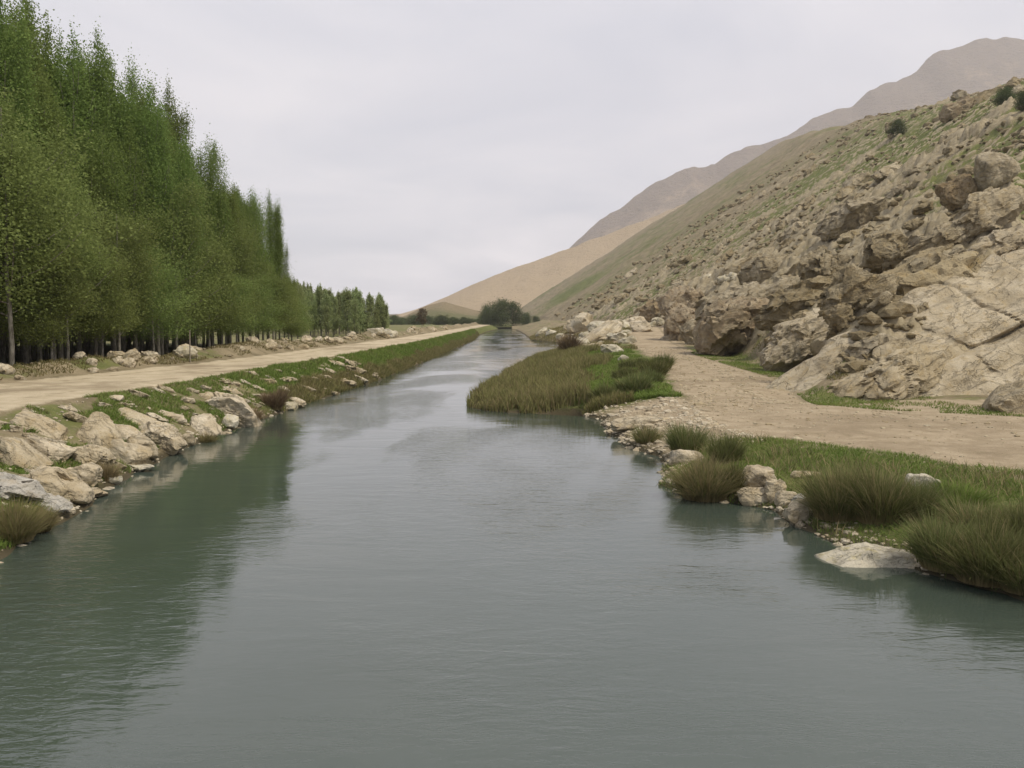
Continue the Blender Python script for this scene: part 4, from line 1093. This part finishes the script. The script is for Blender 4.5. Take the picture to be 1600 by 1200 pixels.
wood_edge = lambda y: float(road_far(y)) - 7.0
h_at = pl([(0, 23.0), (62, 23.0), (74, 21.8), (84, 19.6), (90, 18.0), (97, 15.6), (101, 13.4), (105, 10.4), (107, 8.5)])
rg = np.random.default_rng(77)
ORD = ["first", "second", "third", "fourth", "fifth", "sixth", "seventh", "eighth", "ninth", "tenth", "eleventh", "twelfth", "thirteenth", "fourteenth", "fifteenth",
       "sixteenth", "seventeenth", "eighteenth", "nineteenth", "twentieth", "twenty-first", "twenty-second", "twenty-third", "twenty-fourth", "twenty-fifth", "twenty-sixth",
       "twenty-seventh", "twenty-eighth", "twenty-ninth", "thirtieth", "thirty-first", "thirty-second"]
cnt = 0
for row in range(9):
    ys = np.arange(106.0, 32.0, -2.6)
    for j, yy in enumerate(ys):
        y = float(yy + rg.normal(0, .35)); x = wood_edge(y) - row * 3.1 + rg.normal(0, .35)
        h = float(h_at(y)) * rg.uniform(.94, 1.06) * (1.0 + .012 * row)
        if row == 0: h *= rg.uniform(.70, .92)
        spire = rg.random() < .30
        h *= rg.uniform(1.0, 1.08) if spire else rg.uniform(.76, .92)
        if y > 86 and row < 5: h = min(h, float(h_at(y)) * .97)
        s = h / 20.0
        if row == 0: lab = "poplar in the plantation's front row, %s from its far end" % ORD[j]; g = None
        elif row < 3: lab = "tall slim poplar in the %s row of the plantation, behind the front trunks" % ("second" if row == 1 else "third"); g = "poplars of row %d" % (row + 1)
        else: lab = "dark poplar deep inside the plantation, only its trunk or tip in view"; g = "poplars deep in the plantation"
        plant_tree("poplar_tree", LOWP[cnt % 2] if row > 4 else POP[cnt % 6], (x, y), (s * (.88 if spire else 1.15), s * (.88 if spire else 1.15), s), rg.uniform(0, 6.28), lab, "tree", g, tilt=(rg.normal(0, .012), rg.normal(0, .012)))
        cnt += 1
# rounder, olive-toned trees along the front
for i, (x, y, h, w, lab) in enumerate((
        (-26.0, 46.5, 14.5, 1.0, "round olive-green tree bulging forward at the left edge of the plantation"),
        (-25.8, 52.0, 12.0, .9, "olive-green tree with a lopsided crown, second from the left edge"),
        (-25.6, 58.5, 10.5, .95, "shorter olive-green tree left of the big domed one"),
        (-25.2, 67.5, 13.0, 1.05, "big domed olive tree in the middle of the plantation's front"),
        (-24.8, 73.5, 10.0, .9, "low olive tree just right of the big domed one"),
        (-24.9, 81.0, 12.5, .9, "narrower olive tree standing before the dark poplars near the far end"),
        (-24.4, 90.0, 8.5, 1.1, "low bright olive tree close to the plantation's far end"),
        (-25.4, 49.5, 7.0, 1.25, "low bushy olive tree under the round one at the left edge"),
        (-25.2, 55.2, 7.6, 1.2, "low bushy tree between the lopsided olive tree and the shorter one"),
        (-25.0, 62.5, 7.8, 1.2, "low bushy tree to the left under the big domed olive tree"),
        (-24.9, 70.5, 6.8, 1.2, "low bushy tree to the right under the big domed olive tree"),
        (-24.6, 77.0, 7.2, 1.2, "low bushy tree left of the narrower olive tree near the far end"),
        (-24.4, 85.5, 7.0, 1.2, "low bushy tree right of the narrower olive tree near the far end"),
        (-24.6, 97.0, 6.6, 1.2, "low bush-like tree in front of the shortening poplars at the end"),
        (-24.6, 103.0, 5.6, 1.2, "last and lowest bushy tree at the far end of the plantation"))):
    plant_tree("olive_tree", OLV[i % 3], (x, y), (h / 13 * w * 1.2, h / 13 * w * 1.2, h / 13), i * 1.3, lab, "tree")
for i, (x, y, h, lab) in enumerate(((92.0, 171.0, 3.4, "leafy dark bush on the right skyline of the hill"), (80.0, 142.5, 2.8, "small dark bush at the far right of the hill"),
        (104.0, 246.0, 4.2, "round brown-green bush high up left of the skyline bush"))):
    plant_tree("hill_bush", BUSH[i % 2], (x, y), h / 8, i * 1.9, lab, "bush")
# second stand, farther along the road
rg = np.random.default_rng(88)
spec = []
for i in range(84):
    y = rg.uniform(140, 215); x = -.19 * y + rg.uniform(-.055, .048) * y
    spec.append((x, y))
for i, (x, y) in enumerate(spec):
    f = sstep(-.235, -.14, x / y)
    h = (9.4 - 3.0 * f) * rg.uniform(.62, 1.12)
    round_one = i % 5 == 0
    pp = FARR[i % 2] if round_one else FARP[i % 3]
    s = h / 9.0 * (.8 if round_one else 1)
    plant_tree("young_tree" if round_one else "young_poplar", pp, (x, y), (s * 1.15, s * 1.15, s), rg.uniform(0, 6.28),
               "bushy young tree in the second stand beyond the plantation" if round_one else "slim young poplar in the second stand beyond the plantation", "tree",
               "bushy trees of the second stand" if round_one else "young poplars of the second stand")
for (x, y, h, w, lab) in ((-43.5, 211, 9.6, .9, "twin-tipped slim poplar rising above the right end of the second stand"), (-41.5, 215, 6.6, 1.0, "dark low poplar at the right end of the second stand"),
                          (-42.5, 300, 7.0, 2.2, "small pointed tree alone in the gap right of the second stand")):
    plant_tree("lone_poplar", FARP[1], (x, y), (h / 9 * w, h / 9 * w, h / 9), 1.0, lab, "tree", z=1.7)
plant_tree("brown_tree", BRN, (-26.3, 262), (1.0, 1.0, 1.05), .4, "brownish bare-looking round tree alone beyond the dirt road", "tree", z=1.9)
for i, (px, y, h, w, lab) in enumerate(((779, 420, 12.0, 1.0, "big dark round bush, tallest of the clump at the river bend"), (765, 428, 9.5, .9, "dark bush on the left flank of the clump at the river bend"),
        (801, 424, 11.0, .85, "dark bush on the right flank of the clump at the river bend"), (822, 430, 6.0, .9, "low bush trailing right of the clump at the river bend"),
        (838, 436, 4.6, .9, "last low bush on the right, under the green slope"))):
    plant_tree("round_bush", BUSH[i % 2], ((px - 800) / 1400 * y, y), (h / 8 * w, h / 8 * w, h / 8), i * 2.1, lab, "bush", z=1.3)
for i in range(16):
    px = 612 + i * 9.4 + rg.normal(0, 3); y = 440 + rg.uniform(0, 90); h = rg.uniform(3.0, 5.2)
    plant_tree("field_bush", BUSH[i % 2], ((px - 800) / 1400 * y, y), (h / 8 * 1.5, h / 8 * 1.5, h / 8), i * 1.7, "low green bush in the hedge line on the farmland before the pale hill", "bush", "bushes of the farmland hedge line", z=1.3)

# a thin stake on the berm
V, F = tube([(0, 0, -.3), (.01, 0, .8), (.03, .01, 2.1)], [.045, .042, .035], 7)
_p = (-21.07, 58.59)
tag(link("stake", mesh_np("stake", V, F, M['wood'], True), loc=(_p[0], _p[1], zat(*_p))), "thin upright wooden stake on the berm in front of the trunks", "stake")

# ------------------------------------------------------------------ the dusty air
def build_haze(density):
    x0, x1, y0, y1, z0, z1 = -4200, 6000, -60, 6200, -12, 1560
    V = [(x, y, z) for z in (z0, z1) for y in (y0, y1) for x in (x0, x1)]
    F = [(0, 2, 3, 1), (4, 5, 7, 6), (0, 1, 5, 4), (2, 6, 7, 3), (0, 4, 6, 2), (1, 3, 7, 5)]
    b = NT("dusty_air")
    pv = b.n("ShaderNodeVolumePrincipled")
    pv.inputs["Color"].default_value = (.94, .92, .94, 1)
    pv.inputs["Density"].default_value = density
    pv.inputs["Anisotropy"].default_value = .2
    b.t.links.new(pv.outputs[0], b.out.inputs["Volume"])
    link("haze", mesh_np("haze", V, F, b.m, False), kind="stuff")
build_haze(.00012)
